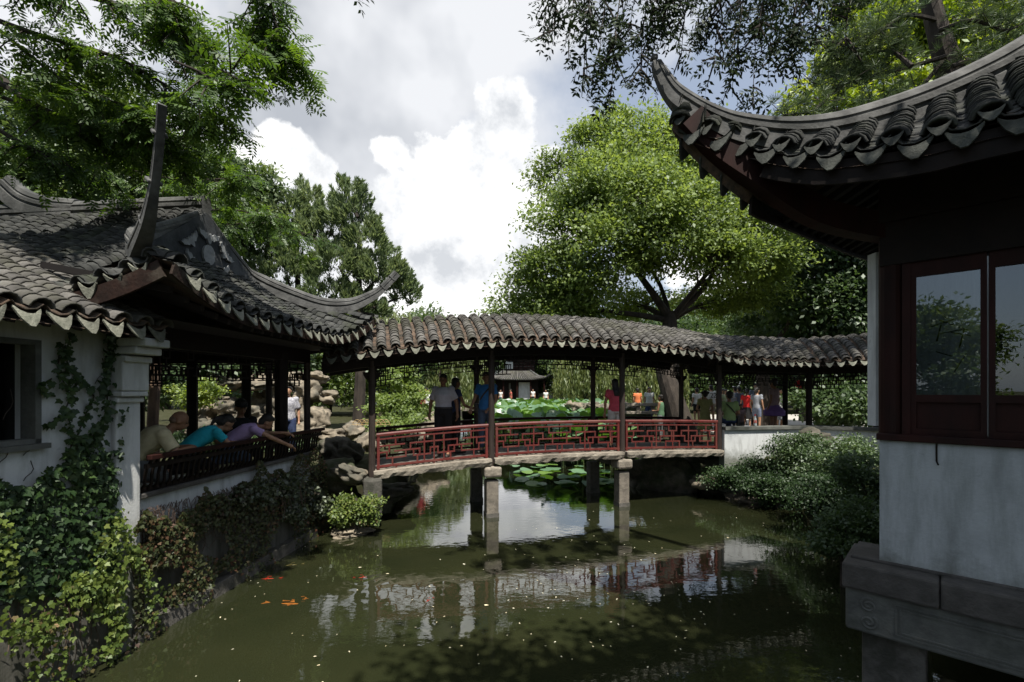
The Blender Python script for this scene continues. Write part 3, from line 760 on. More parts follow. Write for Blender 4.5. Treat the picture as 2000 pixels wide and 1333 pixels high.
for sgn in (-1, 1):
    pth = [(0, VG + .0, gz1 + .12), (.35, VG, gz1 - .12), (.75, VG, 4.66)] + (hp if sgn > 0 else [(1.05,-.65,4.46),(1.4,-.25,4.22),(1.8,.15,4.04),(2.15,.5,4.0),(2.38,.82,4.22),(2.53,1.04,4.62),(2.66,1.2,4.97)])
    pth = smooth_path([lp(UC + sgn * a, b, c - .18) for a, b, c in pth]); n = len(pth)
    sc = [.5 if i < n * .2 else .5 + .28 * (i - n*.2) / (n*.15) if i < n * .35 else .78 if i < n * .62 else .78 - (.36 if sgn > 0 else .48) * min(1, (i - n * .62) / (n * .2)) for i in range(n)]
    r_ = MB(); r_.sweep(pth, CAPPROF, sc); hr = r_.build('hip_ridge', M_RIDGE, pav)
    # stacked end tiles on the horn
    for k in range(4):
        j = n - 4 - k * 4; p = pth[j]; d = (pth[j+1] - pth[j-1]).normalized(); side = d.cross(Vector((0,0,1))).normalized(); up = side.cross(d)
        t_ = MB(); t_.box(p + up * .04 , (.105, .03, .13), ax=(side, d, up)); t_.build('horn_tile', M_RIDGE, hr, bevel=.01)
mr = MB(); mr.sweep([lp(UC, v, RZ + .02) for v in np.linspace(VG + .05, VB, 12)], CAPPROF); mr.build('main_ridge', M_RIDGE, pav)
er = MB(); er.sweep(smooth_path([lp(UC, v, z) for v, z in ((-2.6, 5.05), (-3.1, 5.12), (-3.5, 5.26), (-3.8, 5.5))]), CAPPROF); er.build('ridge_end', M_RIDGE, pav)
rel = MB()
bat = [(0,.055),(.03,.08),(.05,.05),(.11,.09),(.16,.07),(.2,.1),(.17,.02),(.12,-.0),(.08,-.03),(.05,-.01),(.02,-.07),(0,-.09)]
bat = bat + [(-x, y) for x, y in bat[::-1][1:-1]]
M_REL = mat('grey_stucco_relief', (.32,.33,.335), (.2,.205,.21), .85, 9, .3, 40, coord='World')
for (cu, cz, rot, s) in ((0,.50,0,.95),(-.27,.36,.7,.85),(.27,.36,-.7,.85),(-.24,.10,-.5,.8),(.24,.08,.5,.8)):
    ca, sa = math.cos(rot), math.sin(rot)
    b_ = MB(); b_.prism([(s*(x*ca-y*sa), s*(x*sa+y*ca)) for x, y in bat], lp(UC + cu * 1.15, VG + .065, gz0 - .03 + cz), lu, (0,0,1), .035); b_.build('bat_relief', M_REL, gable)
b_ = MB(); b_.prism([(.11*math.cos(a), .14*math.sin(a)) for a in np.linspace(0, 2*math.pi, 14, endpoint=False)], lp(UC, VG + .065, gz0 + .24), lu, (0,0,1), .03); b_.build('medallion', M_REL, gable)
# soffit, beams and fascia
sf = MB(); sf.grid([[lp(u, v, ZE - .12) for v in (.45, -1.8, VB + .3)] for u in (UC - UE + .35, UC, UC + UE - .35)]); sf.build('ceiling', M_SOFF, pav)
fz = MB(); fz.sweep([lp(u, ve - .01, ze - .05) for (u, ve, ze, vt, zt) in wrows], [(-.012,-.06),(.012,-.06),(.012,.05),(-.012,.05)]); fz.build('fascia', M_FASC, pav)
for sgn in (-1, 1):
    fz = MB(); fz.sweep([lp(UC + sgn*(UE - .01), v, ze - .07) for (v, ze, k1, zt) in ends[sgn] if sgn > 0 or v > -.9], [(-.014,-.1),(.014,-.1),(.014,.06),(-.014,.06)]); fz.build('fascia', M_FASC, pav)
for (a, b) in (((4.75, -.15), (8.2, -.15)), ((8.2, -.15), (8.2, -3.4)), ((4.75, -3.4), (8.2, -3.4)), ((4.75, -.15), (4.75, -3.4))):
    m_ = MB(); m_.bar(lp(*a, 3.16), lp(*b, 3.16), .12, .24); m_.build('beam', M_DARK, pav)
for i in range(22):
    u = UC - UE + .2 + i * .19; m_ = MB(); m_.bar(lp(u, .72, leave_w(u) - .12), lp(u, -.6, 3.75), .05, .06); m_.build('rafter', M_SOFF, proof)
lw_f = lambda s, w, z: lp(s, w, z); lz = lambda s: 3.24
lattice(pav, lw_f, lz, 4.85, 7.36, -.15); lattice(pav, lw_f, lz, 7.5, 8.15, -.15)
lattice(pav, lambda s, w, z: lp(s, w, z), lz, 4.85, 8.1, -3.4)
lattice(pav, lambda s, w, z: lp(8.2, w and -s or -s, z), lz, .3, 3.3, 1)
for (u, v, r) in ((7.43, -.15, .10), (8.2, -.15, .055), (5.9, -3.4, .09), (8.2, -1.3, .08), (8.2, -2.35, .09), (9.0, -1.4, .06), (8.2, -3.4, .08), (4.85, -3.4, .09)):
    m_ = MB(); m_.tube([lp(u, v, 1.0), lp(u, v, 3.16)], r, 12); m_.build('post', M_DARK if r > .06 else M_POST, pav)
fl = MB(); fl.box(lp(6.5, -2.1, .92), (3.55, 3.9, .16), math.atan2(lu.y, lu.x)); fl.build('floor', M_STONE, pav)
# terrace wall below the rail, in three bands: plaster, plinth
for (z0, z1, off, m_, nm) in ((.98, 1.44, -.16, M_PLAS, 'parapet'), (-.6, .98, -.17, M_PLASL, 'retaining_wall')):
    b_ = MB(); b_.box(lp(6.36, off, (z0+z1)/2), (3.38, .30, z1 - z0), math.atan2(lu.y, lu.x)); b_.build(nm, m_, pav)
b_ = MB(); b_.box(lp(6.36, -.15, 1.465), (3.40, .38, .05), math.atan2(lu.y, lu.x)); b_.build('seat', M_STONEP, pav, bevel=.008)
b_ = MB(); b_.box(lp(6.36, .02, .02), (3.5, .16, .3), math.atan2(lu.y, lu.x)); b_.build('plinth', M_GRAND, pav, bevel=.01)
# leaning back rail with S curved slats
rail = MB(); rail.bar(lp(4.72, .14, 1.87), lp(8.22, .14, 1.87), .07, .05); rail = rail.build('leaning_rail', M_DARKR, pav, bevel=.008)
for z, v in ((1.52, -.02), (1.78, .10)):
    m_ = MB(); m_.bar(lp(4.72, v, z), lp(8.22, v, z), .035, .045); m_.build('lower_rail', M_DARK, rail)
sl_me = MB(); sl_me.sweep([(-.02,0,1.50),(.035,0,1.58),(.04,0,1.67),(.06,0,1.75),(.13,0,1.86)], [(-.011,-.011),(.011,-.011),(.011,.011),(-.011,.011)], up=(0,1,0)); sl_me = sl_me.mesh('slat', M_DARK)
for i in range(44):
    o = bpy.data.objects.new('slat', sl_me); o.location = lp(4.78 + i * .079, 0, 0); o.rotation_euler = (0, 0, math.atan2(lv.y, lv.x)); link(o, rail)
rebase(pav, (-4.5, 6.5, 1.0))

# ================================================================== LEFT WHITE HOUSE (near)
M_PLASH = plaster('house_white_plaster', (.72, .73, .72), (.40, .41, .39), (.5, .8), 1.1)
house = thing('white_garden_house', 'ivy grown white plaster house end with dark window and low tiled eave beside the pavilion', 'house')
az = math.atan2(lu.y, lu.x)
w0, w1 = 3.05, 3.84    # window in u  (photo px 0..75)
def wallbox(nm, u0, u1, z0, z1, v=-.15, th=.30, m=None, par=None, bev=0):
    b_ = MB(); b_.box(lp((u0+u1)/2, v, (z0+z1)/2), (u1-u0, th, z1-z0), az); return b_.build(nm, m or M_PLAS, par or house, bevel=bev)
hw = MB()
for (u0, u1, z0, z1) in ((-3, w0, -.5, 3.25), (w0, w1, -.5, 2.12), (w0, w1, 2.97, 3.25), (w1, 4.45, -.5, 3.25)):
    hw.box(lp((u0+u1)/2, -.15, (z0+z1)/2), (u1-u0, .30, z1-z0), az)
# end wall
hw.box(lp(4.42, -1.5, 1.6), (.26, 2.4, 3.3), az)
wall_o = hw.build('wall', M_PLASH, house)
b_ = MB(); b_.box(lp(.72, -.13, .15), (7.4, .30, 1.5), az); b_.build('plinth', M_PLASL, house)  # dark box added over the lower wall to darken it
wf = wallbox('window_frame', w0 - .02, w1 + .02, 2.10, 2.99, -.03, .10, M_STONE); 
wf.hide_render = False
bpy.data.objects.remove(wf)
wfm = MB()
for (u0, u1, z0, z1) in ((w0, w1, 2.12, 2.16), (w0, w1, 2.93, 2.97), (w1-.045, w1, 2.12, 2.97), (w0, w0+.04, 2.12, 2.97)): wfm.box(lp((u0+u1)/2, -.05, (z0+z1)/2), (u1-u0, .14, z1-z0), az)
wf = wfm.build('window_frame', M_STONE, house)
wallbox('sill', w0 - .05, w1 + .05, 2.075, 2.118, .01, .08, M_STONE, wf)
wallbox('pane', w0, w1, 2.12, 2.97, -.24, .02, mat('dark_window', (.006,.006,.006), (.012,.012,.012), .12, 3), wf)
# pillar with stepped corbel
pl = MB(); pl.box(lp(4.58, -.12, 1.15), (.26, .36, 3.3), az); pil = pl.build('corner_pillar', M_PLASH, house, bevel=.012)
for k, (z, e) in enumerate(((2.46, .02), (2.52, .05), (2.70, .055), (2.86, .08), (2.94, .15), (3.02, .21))):
    b_ = MB(); h_ = (.05, .05, .30, .06, .07, .08)[k]; b_.box(lp(4.58, -.12 + e, z), (.29, .36 + e, h_), az); b_.build('corbel_stone', M_PLASH, pil, bevel=.012)
# roof with single tiles
hr = MB(); HE = .36; HZ = 3.14
def hprof(t): return HZ + .92 * (t * .9 + .1 * t * t)         # t 0..1 from eave to ridge, 1.75 m deep
hv = lambda t: HE - 1.8 * t
hr.grid([[lp(u, hv(t), hprof(t) - .01) for t in np.linspace(0, 1, 7)] for u in np.linspace(-1.5, 4.72, 8)])
hr.grid([[lp(u, hv(t), hprof(t) - .07) for t in np.linspace(1, 0, 7)] for u in np.linspace(-1.5, 4.72, 8)])
hroof = hr.build('roof', M_PAN, house)
ME_T = mesh_of(T_CAPBIG, 'roof_tile', M_TILE_LIT)
for i in range(26):
    u = 4.68 - i * .222
    path = [lp(u, hv(t), hprof(t) + .045) for t in np.linspace(0, 1, 8)]; pan = [lp(u - .111, hv(t), hprof(t) + .0) for t in np.linspace(0, 1, 8)]
    if i < 12: single_tiles(hroof, path, lu, ME_T, .088)
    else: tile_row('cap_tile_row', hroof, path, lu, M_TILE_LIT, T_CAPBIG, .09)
    tile_row('pan_tile_row', hroof, pan, lu, M_PAN, T_PAN, .11)
    drip(hroof, lp(u - .111, HE + .015, HZ + .035), lu, ME_DRIP, s=1.05)
for i in range(26):
    u = 4.6 - i * .24; m_ = MB(); m_.bar(lp(u, HE - .03, HZ - .06), lp(u, -.9, hprof(.7) - .12), .05, .06); m_.build('rafter', M_SOFF, hroof)
rebase(house, (-4.3, 3, 0))

# ================================================================== RIGHT HALL (near)
hall = thing('lakeside_hall', 'dark wooden hall on stone columns with glazed doors and sweeping tiled roof corner', 'pavilion')
f_ = Vector((.726, -.688, 0)).normalized(); fi = Vector((.688, .726, 0)).normalized()     # along the front, inward
g_ = Vector((.834, .55, 0)).normalized(); gi_ = Vector((.55, -.834, 0)).normalized()        # along the side, inward
EC = Vector((1.91, 4.01, 0)); HZE = 4.22
def line_at(px, P, d):
    k = (px - 1000) / FPX; q = (k * P.y - P.x) / (d.x - k * d.y); return P.y + d.y * q
FP0 = Vector((2.557, 3.4, 0)); SP0 = Vector((3.15, 4.83, 0))
fe = [at(1312,232,4.02), at(1330,250,4.0), at(1365,264,3.96), at(1400,272,3.9)] + [at(px, py, line_at(px, FP0, f_)) for px, py in ((1437,281),(1490,296),(1550,305),(1614,308),(1677,300),(1749,290),(1824,275),(1910,250),(2000,228))]
fe += [fe[-1] + f_ * q for q in (.6, 1.2, 1.8, 2.5)]
se = [at(1312,236,4.03), at(1340,275,4.05), at(1392,325,4.08)] + [at(px, py, max(4.12, line_at(px, SP0, g_))) for px, py in ((1460,378),(1521,406),(1587,436),(1655,466),(1700,482))]
se += [se[-1] + g_ * q for q in (.7, 1.5, 2.5)]
def arc(P):
    P = smooth_path(P, 6); L = [0]
    for a, b in zip(P, P[1:]): L.append(L[-1] + (b - a).length)
    def f(t):
        t = min(max(t, 0), L[-1] - 1e-4)
        for i in range(len(L) - 1):
            if L[i] <= t <= L[i+1]: return P[i].lerp(P[i+1], (t - L[i]) / (L[i+1] - L[i] + 1e-9))
        return P[-1].copy()
    return f, L[-1]
he, LF = arc(fe); hs_, LS = arc(se)
# hip ridge, constant depth about 4 m, rising to the right
hipt = [at(1279,110,4.03), at(1286,128,4.03), at(1306,160,4.02), at(1335,184,4.0), at(1385,212,4.0), at(1440,230,4.0), at(1531,240,4.0), at(1625,233,4.0), at(1719,209,4.0), at(1812,177,4.0),
        at(1906,136,4.0), at(2000,86,4.0), at(2180,-30,4.0), at(2500,-260,4.0), at(3000,-640,4.0)]
hipt_s = smooth_path(hipt)
def hipz(x):
    for a, b in zip(hipt_s, hipt_s[1:]):
        if a.x <= x <= b.x: t = (x - a.x) / (b.x - a.x + 1e-9); return a.z + (b.z - a.z) * t
    return hipt_s[-1].z
def slope_row(e, inward, step=.0):
    """from eave point e inward to the hip plane y = 4"""
    d = max(.03, (4.0 - e.y) / inward.y)
    q = e + inward * d; zt = hipz(q.x) - .18; pts = []
    for t in np.linspace(0, 1, 9):
        p = e + inward * d * t; p.z = e.z + (zt - e.z) * (t * .62 + .38 * t * t); pts.append(p)
    return pts, d
hb = MB(); fr_rows = []; sd_rows = []
for i in range(44):
    t = .0 + i * .105; fr_rows.append(slope_row(he(t), fi)[0])
    sd_rows.append(slope_row(hs_(t), gi_)[0])
for rows in (fr_rows, sd_rows):
    hb.grid(rows); hb.grid([[p - Vector((0,0,.09)) for p in r_] for r_ in rows])
hallroof = hb.build('roof', M_PAN, hall)
ME_T2 = mesh_of(tile_template(.092, .18, .016, 6), 'roof_tile', M_TILE)
for i in range(17):
    t = .12 + i * .243
    for (E, inw, al, near) in ((he, fi, f_, True), (hs_, gi_, g_, False)):
        pts, d = slope_row(E(t), inw)
        if d > .02:
            pc = [p + Vector((0,0,.055)) for p in pts]
            if near and i < 11: single_tiles(hallroof, pc, al, ME_T2, .085)
            else: tile_row('cap_tile_row', hallroof, pc, al, M_TILE, T_CAPBIG, .09)
        p2, d2 = slope_row(E(t + .121), inw)
        if d2 > .02: tile_row('pan_tile_row', hallroof, p2, al, M_TILE, T_PAN, .11)
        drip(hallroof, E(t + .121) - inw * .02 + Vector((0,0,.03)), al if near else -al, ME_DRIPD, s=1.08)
        drip(hallroof, E(t) - inw * .025 + Vector((0,0,.10)), al if near else -al, ME_DRIPD, s=.7) if near else None
hrg = MB(); n = len(hipt_s); sc = [.24 + .76 * min(1, i / 32) for i in range(n)]
hrg.sweep([p - Vector((0,0,.2 * s_)) for p, s_ in zip(hipt_s, sc)], CAPPROF, sc); hr2 = hrg.build('hip_ridge', M_RIDGE, hall)
# grey mass of mortar between ridge and tiles
ms_ = MB(); ms_.sweep([p - Vector((0,0,.34)) for p in hipt_s[30:]], [(-.07,-.12),(.07,-.12),(.085,.16),(-.085,.16)]); ms_.build('ridge_base', M_RIDGE, hr2)
fz = MB()
b_ = MB(); b_.box(at(1278,113,4.03), (.06,.05,.05)); b_.build('horn_tip', M_RIDGE, hr2, bevel=.015)
for E, inw, in ((he, fi), (hs_, gi_)):
    c = MB(); c.sweep([E(t) + inw * .03 - Vector((0,0,.10)) for t in np.linspace(0.95, 4.4, 26)], [(-.014,-.10),(.014,-.10),(.014,.08),(-.014,.08)]); c.build('fascia', M_DARK, hallroof)
    for k in range(17):
        t = 1.5 + k * .18; r_ = MB(); e = E(t) + inw * .05; r_.bar(e - Vector((0,0,.14)), e + inw * .95 + Vector((0,0,.28)), .06, .06); r_.build('rafter', M_SOFF, hallroof)
# heavy hip rafter under corner
c = MB(); c.sweep(smooth_path([at(1745,452,4.0), at(1600,420,4.0), at(1480,345,4.0), at(1400,290,4.0), at(1345,235,4.0)]), [(-.07,-.1),(.07,-.1),(.07,.12),(-.07,.12)]); c.build('hip_rafter', M_DARKR, hall)
C0 = Vector((3.15, 3.95, 0))
def hpnt(t, d, z): return C0 + f_ * t + fi * d + Vector((0, 0, z))
az2 = math.atan2(f_.y, f_.x)
def hbox(nm, t0, t1, d0, d1, z0, z1, m, par=None, bev=.0):
    b_ = MB(); b_.box(hpnt((t0+t1)/2, (d0+d1)/2, (z0+z1)/2), (t1-t0, d1-d0, z1-z0), az2); return b_.build(nm, m, par or hall, bevel=bev)
hbox('wall', 0, 5, 0, .22, 1.10, 2.13, M_PLASR)
hbox('window_sill', -.02, 5, -.035, .24, 2.132, 2.19, M_DARKR, bev=.008)
hbox('lintel', .0, 5, .01, .2, 3.62, 4.0, M_DARK); hbox('eave_beam', .0, 5, -.04, .2, 3.98, 4.45, M_DARK)
c = MB(); c.tube([hpnt(.07, .1, 2.19), hpnt(.07, .1, 4.3)], .085, 14); c.build('corner_post', M_DARKR, hall)
hbox('frame_post', .145, .20, .03, .11, 2.19, 3.62, M_DARKR)
M_GLASS = bpy.data.materials.new('window_glass'); M_GLASS.use_nodes = True; t = NT(M_GLASS.node_tree); t.t.nodes.clear()
o_ = t.n('ShaderNodeOutputMaterial'); gl = t.n('ShaderNodeBsdfGlossy'); gl.inputs['Roughness'].default_value = .01; gl.inputs[0].default_value = (.9,.93,.95,1)
tr = t.n('ShaderNodeBsdfTransparent'); tr.inputs[0].default_value = (.55,.6,.6,1); fr = t.n('ShaderNodeFresnel', i_IOR=1.6)
ms = t.n('ShaderNodeMixShader'); t.l(t.math('MULTIPLY_ADD', fr.outputs[0], 1.3, .04, clamp=True), ms.inputs[0]); t.l(tr.outputs[0], ms.inputs[1]); t.l(gl.outputs[0], ms.inputs[2]); t.l(ms.outputs[0], o_.inputs[0])
for k in range(6):
    t0 = .20 + k * .455; t1 = t0 + .445
    dr = MB()
    for (a, b, z0, z1) in ((t0, t0+.035, 2.19, 3.62), (t1-.035, t1, 2.19, 3.62), (t0+.035, t1-.035, 3.50, 3.62), (t0+.035, t1-.035, 2.46, 2.52), (t0+.035, t1-.035, 2.19, 2.24)):
        dr.box(hpnt((a+b)/2, .07, (z0+z1)/2), (b-a, .05, z1-z0), az2)
    dr.box(hpnt((t0+t1)/2, .085, 2.35), (t1-t0-.07, .02, .22), az2)
    win = dr.build('window_panel', M_DARKR, hall)
    hbox('pane', t0+.035, t1-.035, .066, .072, 2.52, 3.50, M_GLASS, win)
    ic = MB(); r = random.Random(k)
    for q in range(14):
        a0 = Vector((r.uniform(t0+.05, t1-.05), r.uniform(2.54, 3.2))); an = r.choice([.3, 1.2, 2.0, 2.8]) + r.uniform(-.2, .2); ln = r.uniform(.08, .2)
        b0 = a0 + Vector((math.cos(an), math.sin(an))) * ln
        if not (t0+.04 < b0.x < t1-.04 and 2.53 < b0.y < 3.4): continue
        ic.bar(hpnt(a0.x, .16, a0.y), hpnt(b0.x, .16, b0.y), .008, .008)
    ic.build('ice_crack_lattice', M_DARKR, win)
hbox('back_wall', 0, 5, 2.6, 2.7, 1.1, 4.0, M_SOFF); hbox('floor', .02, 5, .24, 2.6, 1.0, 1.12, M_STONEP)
sw = MB(); sw.box(C0 + g_ * 1.9 + gi_ * .12 + Vector((0,0,2.6)), (3.4, .14, 3.2), math.atan2(g_.y, g_.x)); sw.build('side_wall', M_PLASR, hall)
b_ = MB(); b_.box(at(1708, 664, 4.35), (.055, .1, 1.62)); b_.build('white_jamb', M_PLAS, hall)
hk = MB(); hk.tube([hpnt(.36,-.015,2.13), hpnt(.36,-.02,1.99), hpnt(.37,-.05,1.965)], .007, 6); hk.build('hook', M_DARK, hall)
for (t0, t1) in ((-.24, .38), (.385, 1.5), (1.505, 2.8), (2.805, 4.6)): hbox('plinth_stone', t0, t1, -.19, .5, .86, 1.08 + random.uniform(-.004,.004), M_STONEP, bev=.02)
hbox('ledge', -.2, 5, -.02, .5, 1.075, 1.105, M_STONEP, bev=.01)
bmn = hbox('stone_beam', -.22, 4.6, -.15, .25, .50, .857, M_STONE, bev=.02)
# carved border and scroll on the beam
c = MB()
for (a, b) in (((.12,.56),(4.3,.56)), ((.12,.80),(4.3,.80)), ((.12,.56),(.12,.80)), ((.15,.585),(4.2,.585)), ((.15,.775),(4.2,.775)), ((.15,.585),(.15,.775))):
    c.bar(hpnt(a[0], -.153, a[1]), hpnt(b[0], -.153, b[1]), .012, .012, up=fi)
for (cz, sg) in ((.745, 1), (.605, -1)):
    c.tube([hpnt(-.06 + .062 * (1 - k/30) * math.cos(k * .42 * sg + 1), -.152, cz + .062 * (1 - k/30) * math.sin(k * .42 * sg + 1)) for k in range(26)], .011, 6)
c.build('carving', M_STONE, bmn)
for t0 in (-.12, 1.9, 3.9): hbox('stone_column', t0, t0 + .42, -.02, .36, -.8, .50, M_GRAND, bev=.02)
for t0 in (-.1, 1.9): hbox('stone_column', t0, t0 + .4, 1.9, 2.3, -.8, 1.0, M_GRAND, bev=.02)
rebase(hall, (4.5, 3.5, 1.0))

# ================================================================== ROCKS
def ico(sub=3):
    import bmesh
    bm = bmesh.new(); bmesh.ops.create_icosphere(bm, subdivisions=sub, radius=1.0)
    V = np.array([v.co[:] for v in bm.verts]); F = np.array([[v.index for v in f.verts] for f in bm.faces]); bm.free(); return V, F
IV, IF = ico(4); IV3, IF3 = ico(3)
def rock_mesh(seed, m, rough=.35, flat=0.0):
    V = IV.copy(); d = 1 + rough * wob(V, 1.1, seed) + rough * .5 * wob(V, 2.9, seed + 3) + .10 * wob(V, 7.0, seed + 5)
    holes = np.clip(wob(V, 2.4, seed + 9) - .35, 0, 1) * 1.3; V = V * (d - holes)[:, None]
    if flat: V[:, 2] = np.sign(V[:, 2]) * np.abs(V[:, 2]) ** (1 + flat)
    me = mesh_np('rock', V, IF, m); me.polygons.foreach_set('use_smooth', np.ones(len(IF), dtype=bool)); return me
ROCKS = [rock_mesh(i, M_ROCK, .55) for i in range(5)]; ROCKSD = [rock_mesh(i + 7, M_ROCKD, .34) for i in range(4)]
def rock(parent, loc, size, k=0, dark=False, rot=None, name='rock'):
    o = bpy.data.objects.new(name, (ROCKSD if dark else ROCKS)[k % (4 if dark else 5)]); o.location = loc
    o.scale = size; o.rotation_euler = rot or (random.uniform(-.3,.3), random.uniform(-.3,.3), random.uniform(0, 6.28)); return link(o, parent)
# taihu rockery behind the pavilion
rky = thing('rockery', 'tall pile of pierced pale limestone rocks behind the fish feeders', 'rockery', (-6.3, 13.5, .9))
def rk(px, py, Y, sx, sz, k, sy=None):
    p = at(px, py, Y) - rky.location; rock(rky, p, (sx, sy or sx * .8, sz), k)
for i, (px, py, Y, sx, sz) in enumerate([(440,752,13.4,.42,.16),(468,745,13.6,.55,.14),(520,748,13.8,.62,.17),(560,750,14,.5,.2),(430,785,13.2,.3,.22),(445,800,13.3,.34,.26),
        (520,790,14,.36,.5),(545,782,13.8,.3,.4),(490,812,13.2,.36,.3),(530,830,13,.4,.3),(560,822,13.2,.3,.42),(585,800,13.5,.28,.5),(600,765,13.8,.42,.3),(640,775,13.9,.3,.2),
        (625,815,13.3,.36,.3),(690,845,13,.36,.2),(410,835,12.8,.4,.32),(455,842,12.6,.5,.3),(395,812,13.2,.36,.3),
        (590,842,12.8,.42,.26),(500,850,12.6,.5,.26),(640,848,12.6,.4,.2),(370,845,12.6,.4,.24),(615,738,14.2,.4,.2),(570,735,14.3,.5,.14)]): rk(px, py, Y, sx, sz, i)
# bank stones, each one a thing
bank = [('pale weathered rock beside the left foot of the bridge', at(690,925,8.55), (.34,.24,.15), 1, 0), ('flat rock at the waterline under the yellow bush', at(690,1038,8.2), (.30,.2,.09), 2, 0),
        ('dark rock between parapet end and bridge foot', at(650,930,8.8), (.45,.4,.3), 1, 1), ('brown rock rising behind the bridge foot', at(668,885,10.2), (.5,.4,.3), 2, 1),
        ('low dark rock under the left bridge slab', at(760,965,9.9), (.5,.4,.22), 0, 1), ('long dark rock at the pond edge behind the left span', at(790,905,13), (.9,.5,.3), 3, 1),
        ('sunlit rock with shrubs on the far left bank', at(840,835,19), (.9,.7,.5), 0, 0), ('rounded bank rock beyond the left span', at(800,850,17), (.8,.6,.5), 3, 0),
        ('small pale rock at the foot of the bamboo hoops', at(720,870,12.2), (.4,.3,.3), 4, 0),
        ('pale pointed rock below the right end of the bridge', at(1385,940,11.0), (.30,.24,.16), 4, 0), ('sunlit small rock at the waterline below the bushes', at(1432,972,10.9), (.22,.16,.10), 2, 0),
        ('grey small rock at the waterline right of the sunlit one', at(1465,980,10.5), (.24,.16,.12), 1, 0), ('brown rounded boulder behind the topmost bush', at(1590,858,10.5), (.34,.28,.24), 3, 1),
        ('round grey boulder on the terrace by the tree', at(1330,815,19), (.36,.3,.30), 0, 0), ('dark rock face under the right bridge end', at(1300,945,11.9), (.9,.35,.7), 2, 1),
        ('dark boulder at the water under the third span', at(1255,950,12.4), (.5,.3,.55), 1, 1), ('mossy dark rock below the corridor wall', at(1390,935,11.7), (.8,.35,.6), 0, 1)]
for (lb, p, s, k, dk) in bank:
    o = rock(None, p, s, k, dk); tag(o, lb, 'rock')
pathb = thing('stone_edging', 'row of brown rough stones edging the far lotus pond at the right', 'rocks', at(1180, 800, 27))
for i in range(9): rock(pathb, at(1120 + i * 14, 797 + (i % 3) * 2, 26 - i*.4) - pathb.location, (.45, .35, .3), i)

# ================================================================== TREES
def branch(a, b, n=5, bend=.12):
    a = Vector(a); b = Vector(b); L = (b - a).length; off = Vector(rng.normal(size=3)) * L * bend * .5; off.z = abs(off.z) * .4
    return [a.lerp(b, t) + off * math.sin(math.pi * t) for t in np.linspace(0, 1, n)]
def clump_points(c, r, n, sub=14, tight=.34, hollow=.55):
    """leaf positions: gaussian puffs round sub centres near the clump's surface"""
    c = np.array(c, float); r = np.array(r if hasattr(r, '__len__') else (r, r, r), float)
    d = rnd_dir(sub); sc = c + d * r * (hollow + (1 - hollow) * rng.random((sub, 1)))
    k = rng.integers(0, sub, n); P = sc[k] + rng.normal(size=(n, 3)) * r * tight * np.array([1, 1, .62]); return P, sc
def leaf_tree(name, label, loc, height, clumps, nleaf, lsize, lm, bark=M_BARK, trunk_r=.25, fork=.35, T=LEAF_RHOMB, lean=(0, 0), droop=.25, group=None, sub=14, tight=.34, cat_='tree', twigs=3, hollow=.55, sizevar=.35):
    """clumps are (x, y, z, rx, ry, rz) relative to loc"""
    root = thing(name, label, cat_, loc, group=group)
    fk = Vector((lean[0] * fork, lean[1] * fork, height * fork))
    tb = MB(); tb.tube([Vector((0,0,-.5)), Vector((0,0,.15)), fk * .5 + Vector((.03*height*.3,0,0)), fk], [trunk_r * 1.5, trunk_r * 1.15, trunk_r, trunk_r * .85], 10)
    nodes = [(fk, 0.0)]; wt = lambda c: (c[3] * c[4] * c[5]) ** .8
    Ps = []; Ds = []; tot = sum(wt(c) for c in clumps)
    for (x, y, z, rx, ry, rz) in sorted(clumps, key=lambda c: (Vector(c[:3]) - fk).length):
        c = Vector((x, y, z)); n = int(nleaf * wt((x, y, z, rx, ry, rz)) / tot); P, sc = clump_points(c, (rx, ry, rz), n, sub, tight, hollow); Ps.append(P)
        rr = trunk_r * .32 * (.6 + .4 * min(1, rx / 1.5)); st = fk if z > fk.z else Vector((0, 0, max(.3, z * .8)))
        st2 = min(nodes, key=lambda q: (q[0] - c).length + .35 * q[1])[0] if z > fk.z * .7 else st
        depth_ = (st2 - fk).length; nodes.append((c, (c - fk).length)); rr *= 1.5 if st2 == fk else .75
        pts = branch(st2, c, 6); tb.tube(pts, list(np.linspace(max(rr, .03), max(rr * .45, .02), 6)), 6)
        for q in range(min(twigs, len(sc))): tb.tube(branch(pts[3], sc[q], 4), [rr * .4, rr * .3, rr * .2, .01], 4)
        cc = np.array(c); d = P - cc; d = d / (np.linalg.norm(d, axis=1, keepdims=True) + 1e-6); Ds.append(d * .6 + rnd_dir(n) * .8 + np.array([0, 0, -droop]))
    tb.build('trunk', bark, root)
    P = np.concatenate(Ps); D = np.concatenate(Ds); s = lsize * (1 - sizevar + 2 * sizevar * rng.random(len(P)))
    flat = np.array(SUN) * 1.15 + np.array([0, -.25, 0]) + (P - np.mean(P, axis=0)) * .05
    V, F = scatter(P - D * (s / 2)[:, None] * 0, D, s, T, flat=flat)
    obj('crown', mesh_np('crown', V, F, lm), root); return root
L_CAMPHOR = leafmat('fresh_green_leaf', [(.1, (.06,.105,.022)), (.5, (.15,.215,.046)), (.9, (.27,.36,.09))], .5, gloss=.035)
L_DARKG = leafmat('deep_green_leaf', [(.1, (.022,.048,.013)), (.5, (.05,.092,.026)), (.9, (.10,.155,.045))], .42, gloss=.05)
L_MID = leafmat('mid_green_leaf', [(.1, (.035,.066,.018)), (.5, (.08,.13,.034)), (.9, (.17,.22,.065))], .42, gloss=.05)
L_LIME = leafmat('lime_leaf', [(.1, (.10,.17,.02)), (.5, (.22,.31,.035)), (.9, (.38,.44,.06))], .55)
L_JUN = leafmat('juniper_spray', [(.1, (.07,.11,.05)), (.5, (.15,.205,.085)), (.9, (.26,.32,.14))], .5, gloss=.04)
